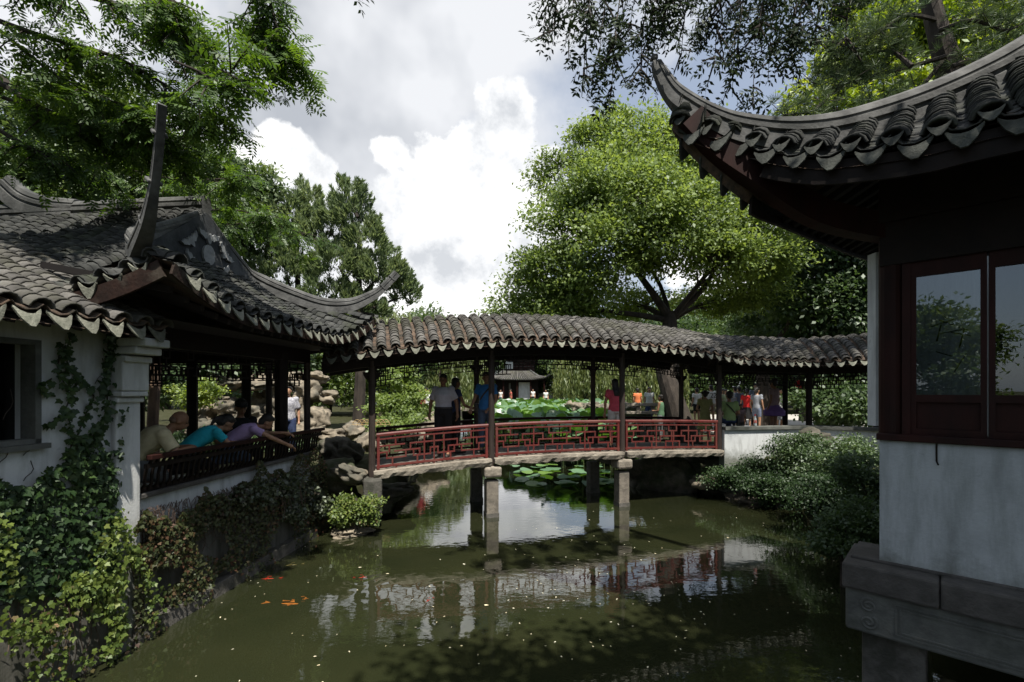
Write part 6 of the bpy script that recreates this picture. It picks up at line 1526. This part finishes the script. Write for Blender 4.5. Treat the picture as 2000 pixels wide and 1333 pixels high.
    if bald:
        ell(hm, H(0,-.04,-.005), (.0765,.062,.055), Mh)
        hmat = mat('shaved_grey_hair', (.16,.10,.07), (.13,.085,.06), .6, 30)
        hm2 = remesh(hm, 'hair', hmat, root, .014, 1)
    else:
        ell(hm, H(0,-.024,.060), (.089,.093,.084), Mh); ell(hm, H(0,-.058,-.005), (.080,.062,.080), Mh)
        ell(hm, H(0,.040,.095), (.062,.045,.026), Mh)
        if hair in ('long', 'pony'):
            if hair == 'long':
                bk = j['neck'] + fw(3) * -.05; loft(hm, [(H(0,-.045,.03), .085, .06, Mh @ Vector((1,0,0)), Mh @ Vector((0,1,0))), (H(0,-.075,-.10), .090, .05, Mh @ Vector((1,0,0)), Mh @ Vector((0,1,0))), (j['neck'].lerp(j['chest'], .25) - Vector((0,.10,0)), .095, .035, side, (0,1,0)), (j['chest'] - Vector((0,.125,-.02)), .07, .02, side, (0,1,0))])
            else: capsule(hm, H(0,-.11,.04), H(0,-.15,-.04), .035, .03); capsule(hm, H(0,-.15,-.04), H(0,-.13,-.16), .03, .015)
        if hair == 'bun': ell(hm, H(0,-.08,.11), (.045,.045,.04))
        if hair == 'buns':
            for s_ in (-1,1): ell(hm, H(s_*.09,-.05,.06), (.045,.045,.045))
        remesh(hm, 'hair', HAIR, root, .016, 1)
    if detail:
        for s_ in (-1, 1):
            e = MB(); ell(e, H(s_*.030,.082,.004), (.011,.007,.006), Mh); e.build('eye', HAIR, root); e = MB(); e.box(H(s_*.031,.088,.024), (.032,.006,.006), ax=(Mh @ Vector((1,0,0)), Mh @ Vector((0,1,0)), Mh @ Vector((0,0,1)))); e.build('eyebrow', HAIR, root)
        e = MB(); ell(e, H(0,.093,-.056), (.020,.006,.006), Mh); e.build('mouth', mat('lips', (.30,.10,.08), (.26,.09,.07), .5, 5), root)
    if cap: cm = MB(); ell(cm, H(0,-.01,.06), (.092,.105,.075), Mh); cm.box(H(0,.12,.055), (.13,.11,.012)); remesh(cm, 'cap', cloth(cap, PAL[cap]), root, .014, 1)
    if strap:
        a, c = (1, -1) if strap == 'r' else (-1, 1); sm = MB(); P_ = []
        for t in np.linspace(0, 1, 13):
            ang = t * 2 * math.pi; z = math.cos(ang); 
            base = j['pelvis'].lerp(j['chest'], .45) + (j['chest'].lerp(j['neck'], .75) - j['pelvis'].lerp(j['chest'], .45)) * (z * .5 + .5)
            P_.append(base + side * (a * z * .125) + fw(2) * math.sin(ang) * -.152)
        sm.sweep(P_, [(-.004,-.016),(.004,-.016),(.004,.016),(-.004,.016)], up=tuple(side)); sm.build('strap', SHOE, root)
        bg = MB(); bg.box(j['pelvis'] + side * c * -.0 + side * (-a) * .20 + Vector((0,-.02,-.0)), (.08,.2,.2)); bg.build('bag', SHOE, root, bevel=.02)
    return root
PAL = dict(white=(.62,.60,.66), white2=(.74,.74,.72), cream=(.66,.58,.36), dark=(.012,.012,.014), teal=(.03,.50,.62), lilac=(.60,.42,.72), black=(.013,.013,.015), blue=(.05,.23,.55), jean=(.09,.13,.2), pink=(.75,.11,.15),
           khaki=(.36,.35,.14), leafgreen=(.30,.42,.17), green=(.10,.20,.11), red=(.62,.02,.02), navy=(.04,.06,.14), grey=(.30,.32,.36), greyblue=(.16,.19,.27), orange=(.75,.22,.08), salmon=(.62,.15,.12), palegreen=(.42,.5,.3), aqua=(.05,.30,.28),
           beige=(.4,.33,.25), purple=(.20,.11,.32), pinkgrey=(.36,.25,.27), patt=(.55,.55,.58), greyt=(.13,.14,.14))
PAL['dimred'] = (.25,.03,.03); PAL['shorts_w'] = (.66,.66,.62)
# --- on the bridge
dk = lambda X: 0
def on_bridge(px, w, extra=0):
    # point on the deck seen at px, w metres behind the front line
    k = (px - 1000) / FPX; o = B0 + N_ * w; s = (k * o.y - o.x) / (D_.x - k * D_.y); return o + D_ * s + Vector((0,0,deckz(s) + .012))
person('man in white short sleeved shirt and black trousers standing on the left span', on_bridge(866, .62), R(172), 1.74, cloth('white', PAL['white']), 'dark', detail=1, skin=SKD, build=1.12, look=(-.12, .1), sleeve=.78, tuck=True,
       J=dict(elbow_r=(.27,-.02,1.12), wrist_r=(.28,.04,.88), hand_r=(.27,.08,.79), elbow_l=(-.27,-.03,1.12), wrist_l=(-.30,.02,.88), hand_l=(-.31,.06,.79)))
person('young man in blue polo with black shoulder strap beside the middle post', on_bridge(950, .68), R(165), 1.76, 'blue', 'jean', detail=1, strap='l', sleeve=.6, look=(0,.25),
       J=dict(elbow_r=(.25,.04,1.12), wrist_r=(.27,.2,.95), hand_r=(.26,.27,.88), elbow_l=(-.22,.02,1.1), wrist_l=(-.14,.2,.94), hand_l=(-.10,.27,.90)))
person('woman with long black hair in shade behind the man in white', on_bridge(889, 1.0), R(-60), 1.66, 'navy', 'dark', hair='long', fem=True, detail=1, skin=SKD, sleeve=.4, J=dict(elbow_r=(.24,.12,1.08), wrist_r=(.2,.33,1.0), hand_r=(.19,.42,1.03)))
person('woman in pink hooded top and white shorts seen from behind at the railing', on_bridge(1201, .36), R(12), 1.60, 'pink', 'shorts_w', 'shorts', hair='long', fem=True, detail=1, sleeve=.55, build=1.1,
       J=dict(elbow_r=(.27,.06,1.16), wrist_r=(.30,.20,1.30), hand_r=(.28,.24,1.38), elbow_l=(-.25,0,1.12)))
# --- feeding fish over the rail: kneeling on the seat (origin = seat surface)
def lean(dx=0, **kw):
    J = dict(pelvis=(0,-.02,.24), waist=(0,.05,.35), chest=(0,.20,.49), neck=(0,.33,.58), head=(0,.43,.67), hip=(.09,-.02,.22), knee=(.12,.26,.06), ankle=(.12,-.22,.05), toe=(.12,-.34,.04),
             shoulder=(.165,.28,.53), elbow=(.21,.38,.33), wrist=(.09,.53,.36), hand=(.05,.60,.33)); J.update(kw); return J
SEAT = 1.53
a_ = math.atan2(lu.y, lu.x)
person('bald man in beige polo shirt holding fish food over the rail', lp(5.06, -.40, SEAT), R(-50), 1.7, 'cream', 'greyt', bald=True, detail=1, skin=SKD, look=(-.45, -.1), build=1.1, sleeve=.85, J=lean())
person('woman in teal T-shirt with ponytail bending over the rail', lp(5.75, -.36, SEAT), R(-38), 1.62, 'teal', 'dark', hair='pony', fem=True, detail=1, look=(-.7, 0), sleeve=.6, J=lean(chest=(0,.24,.47), neck=(0,.38,.55), head=(0,.49,.61), shoulder=(.165,.32,.51), elbow=(.2,.46,.33), wrist=(.06,.52,.32), hand=(.02,.56,.34)))
person('woman in lilac hooded top stretching her arm down over the rail', lp(6.45, -.34, SEAT), R(-58), 1.62, 'lilac', 'jean', hair='short', fem=True, detail=1, look=(-.6, 0), sleeve=.5, J=lean(chest=(0,.25,.46), neck=(0,.40,.53), head=(0,.52,.58), shoulder=(.165,.34,.50), elbow_r=(.22,.58,.36), wrist_r=(.16,.80,.24), hand_r=(.14,.88,.19), elbow_l=(-.2,.56,.40), wrist_l=(-.12,.78,.40), hand_l=(-.10,.86,.38)))
person('man in black T-shirt and dark cap sitting behind the woman in lilac', lp(7.1, -.62, SEAT - .02), R(-130), 1.72, 'black', 'dark', detail=1, skin=SKD, look=(-.3, 0), cap='black', sleeve=.8, J=dict(pelvis=(0,0,.13), waist=(0,0,.26), chest=(0,.02,.46), neck=(0,.02,.62), head=(0,.05,.77), hip=(.09,0,.11), knee=(.12,.38,.10), ankle=(.12,.40,-.30), toe=(.12,.52,-.36), shoulder=(.175,.02,.57), elbow=(.26,.08,.32), wrist=(.12,.24,.40), hand=(.06,.28,.44)))
person('man in patterned white shirt walking past the rockery', Vector((-5.15, 10.6, .98)), R(200), 1.68, cloth('patt', PAL['patt'], (.2,.2,.25), 30), 'navy', sleeve=.8)
# --- terrace and corridor
def gp(px, Y, z=1.0): return Vector(((px-1000)/FPX*Y, Y, z))
person('girl in khaki yellow dress seen from behind at the right bridge end', gp(1377, 12.3, 1.11), R(-8), 1.44, 'khaki', dress=True, hair='buns', fem=True, sleeve=.5, detail=1, J=dict(elbow=(.24,.02,1.1), wrist=(.17,.2,1.05), hand=(.12,.24,1.08)))
person('seated person in leaf green shirt with black strap on the corridor wall', gp(1425, 11.75, 1.69), R(-5), 1.62, 'leafgreen', 'navy', hair='short', fem=True, detail=1, strap='l', build=1.15, sleeve=.7, J=dict(pelvis=(0,0,.12), waist=(0,.01,.25), chest=(0,.03,.45), neck=(0,.02,.60), head=(0,.04,.755), hip=(.09,0,.1), knee=(.12,.40,.08), ankle=(.12,.42,-.34), toe=(.12,.54,-.4), shoulder=(.165,.01,.555), elbow=(.25,.05,.3), wrist=(.12,.22,.26), hand=(.08,.28,.26)))
person('woman in pale top with purple frilled skirt sitting at the shady corridor corner', gp(1512, 12.6, 1.2), R(35), 1.66, 'pinkgrey', 'purple', 'tutu', hair='bun', fem=True, skin=SKD, sleeve=.5)
person('boy in green sleeveless top and grey trousers beside the stone railing', gp(1291, 14.2), R(50), 1.42, 'green', 'greyt', sleeve=0, skin=SKD, J=dict(elbow=(.2,.04,1.1), wrist=(.1,.25,1.08), hand=(.06,.3,1.1)))
j22 = person('man in white football shirt with number 22 on his back', gp(1389, 20.5), R(8), 1.78, 'white2', 'beige', 'shorts', sleeve=.9, build=1.15)
fc = bpy.data.curves.new('number', 'FONT'); fc.body = '22'; fc.size = .30; fc.extrude = .004; fc.align_x = 'CENTER'; fc.materials.append(SHOE)
fo = bpy.data.objects.new('number', fc); fo.location = (0, -.165, 1.16); fo.rotation_euler = (R(90), 0, 0); fo_t = fo
crowd = [('man in white and aqua shirt left of the number 22 shirt',1361,21,1.66,'white2','dark','shorts','short',10,0),('woman in red sleeveless top and black skirt on the sunny terrace',1459,17.5,1.62,'red','black','skirt','pony',-30,1),
 ('woman in grey top and denim shorts carrying a pale bag',1478,16.4,1.66,'grey','greyblue','shorts','pony',-60,1),('tall man in dark grey shirt at the centre of the terrace crowd',1476,19,1.84,'greyblue','dark','trousers','short',170,0),('man in slate blue shirt left of the woman in red',1444,19.5,1.70,'greyblue','navy','trousers','short',20,0),
 ('man in white shirt behind the slate blue shirt',1436,20.5,1.72,'white2','dark','trousers','short',10,0),('child in pale grey shirt in front of the crowd',1429,19,1.48,'grey','dark','trousers','short',0,0),('woman in pale green top at the left of the crowd',1417,21,1.6,'palegreen','beige','trousers','pony',190,1),
 ('man in black shirt right of the tall man',1492,18.5,1.80,'black','dark','trousers','short',150,0),('woman in beige top at the far left edge of the crowd',1412,22,1.62,'beige','dark','trousers','long',200,1),('man in white shirt in the shade right of the crowd',1505,18,1.72,'white','greyt','trousers','short',190,0),
 ('woman in white dress top at the right end of the crowd',1522,17,1.62,'white2','grey','skirt','long',200,1),('small dark haired child below the crowd by the seated person',1446,13.6,1.15,'pinkgrey','greyt','trousers','short',180,0),
 ('man in orange shirt beyond the stone railing',1245,24,1.65,'orange','beige','trousers','short',0,0),('man in white shirt and jeans taking a photograph beyond the railing',1268,22,1.70,'white2','navy','trousers','short',170,0),('man in dark red shirt beyond the trunk',1312,22,1.72,'salmon','greyt','trousers','short',90,0),('woman in dark blue trousers stepping behind the trunk',1324,20,1.66,'patt','navy','trousers','long',40,1),
 ('woman in red top among shrubs left of the bridge post',822,19,1.6,'dimred','greyt','trousers','short',150,1),('person in white top left of the red top',836,21,1.62,'white2','dark','trousers','short',200,0),('person in dark clothes by the shrubs on the far left bank',832,23,1.68,'black','dark','trousers','short',180,0),
 ('person in red top far left behind the rockery end',702,20,1.6,'red','white','trousers','short',180,0),('person in white top far left behind the bridge post',730,21,1.62,'white2','dark','trousers','short',160,0)]
for (lb, px, Y, h, s_, l_, lk, hr_, ro, fm) in crowd: person(lb, gp(px, Y), R(ro), h, s_, l_, lk, hair=hr_, fem=bool(fm), vox=.03)
for (lb, px, Y, h, s_, l_, ro) in (('person in white and blue jeans on the far shore at the pavilion left',978,44,1.66,'white2','jean',150),('person in salmon red top on the far shore in front of the pavilion',998,43,1.68,'salmon','salmon',100),('person in white behind the lotus right of the pavilion',1066,40,1.66,'white2','black',180),
   ('person in white beside the far pavilion doorway',1041,46,1.66,'white2','dark',170),('person in pink seen between the two middle posts',941,40,1.6,'salmon','beige',190)):
    person(lb, gp(px, Y, 1.0 if Y > 44 else .95), R(ro), h, s_, l_, vox=.04)
# stone causeway the far visitors stand on
cw = thing('stone_causeway', 'low stone causeway across the far end of the lotus pond', 'bridge', (2, 43.5, 0)); b_ = MB(); b_.box((0,0,.85), (14,7,.22)); b_.build('deck', M_GRAN, cw)
for i in range(8): b_ = MB(); b_.box((-6.5 + i*1.9, -3.3, .2), (.3,.4,1.2)); b_.build('pier', M_GRAND, cw)
ball = MB(); ell(ball, (0,0,0), (.11,.11,.11)); bo = ball.build('red_sphere', cloth('red', PAL['red']), None, True); bo.location = at(1561, 751, 13.2); tag(bo, 'small red lantern hanging in the dark corridor corner', 'sphere')  # plain red ball on a cord, not a lamp
ws = MB(); ws.tube([(0,0,.1),(0,0,1.0)], .006, 4); wsb = ws.build('cord', M_DARK, bo)

COL.objects.link(fo)
# bake the remeshed figures
dg = bpy.context.evaluated_depsgraph_get()
num = bpy.data.objects.new('number', bpy.data.meshes.new_from_object(fo.evaluated_get(dg))); num.location = fo.location; num.rotation_euler = fo.rotation_euler; link(num, j22); bpy.data.objects.remove(fo)
for o, ex in PENDING:
    me = bpy.data.meshes.new_from_object(o.evaluated_get(dg)); old = o.data; o.modifiers.clear()
    if ex is not None:
        V0 = [v.co[:] for v in me.vertices]; F0 = [tuple(p.vertices) for p in me.polygons]; b = len(V0)
        me2 = bpy.data.meshes.new('body'); me2.from_pydata(V0 + [tuple(v) for v in ex.v], [], F0 + [tuple(i + b for i in f) for f in ex.f]); me2.materials.append(old.materials[0]); me = me2
    me.polygons.foreach_set('use_smooth', np.ones(len(me.polygons), dtype=bool)); o.data = me
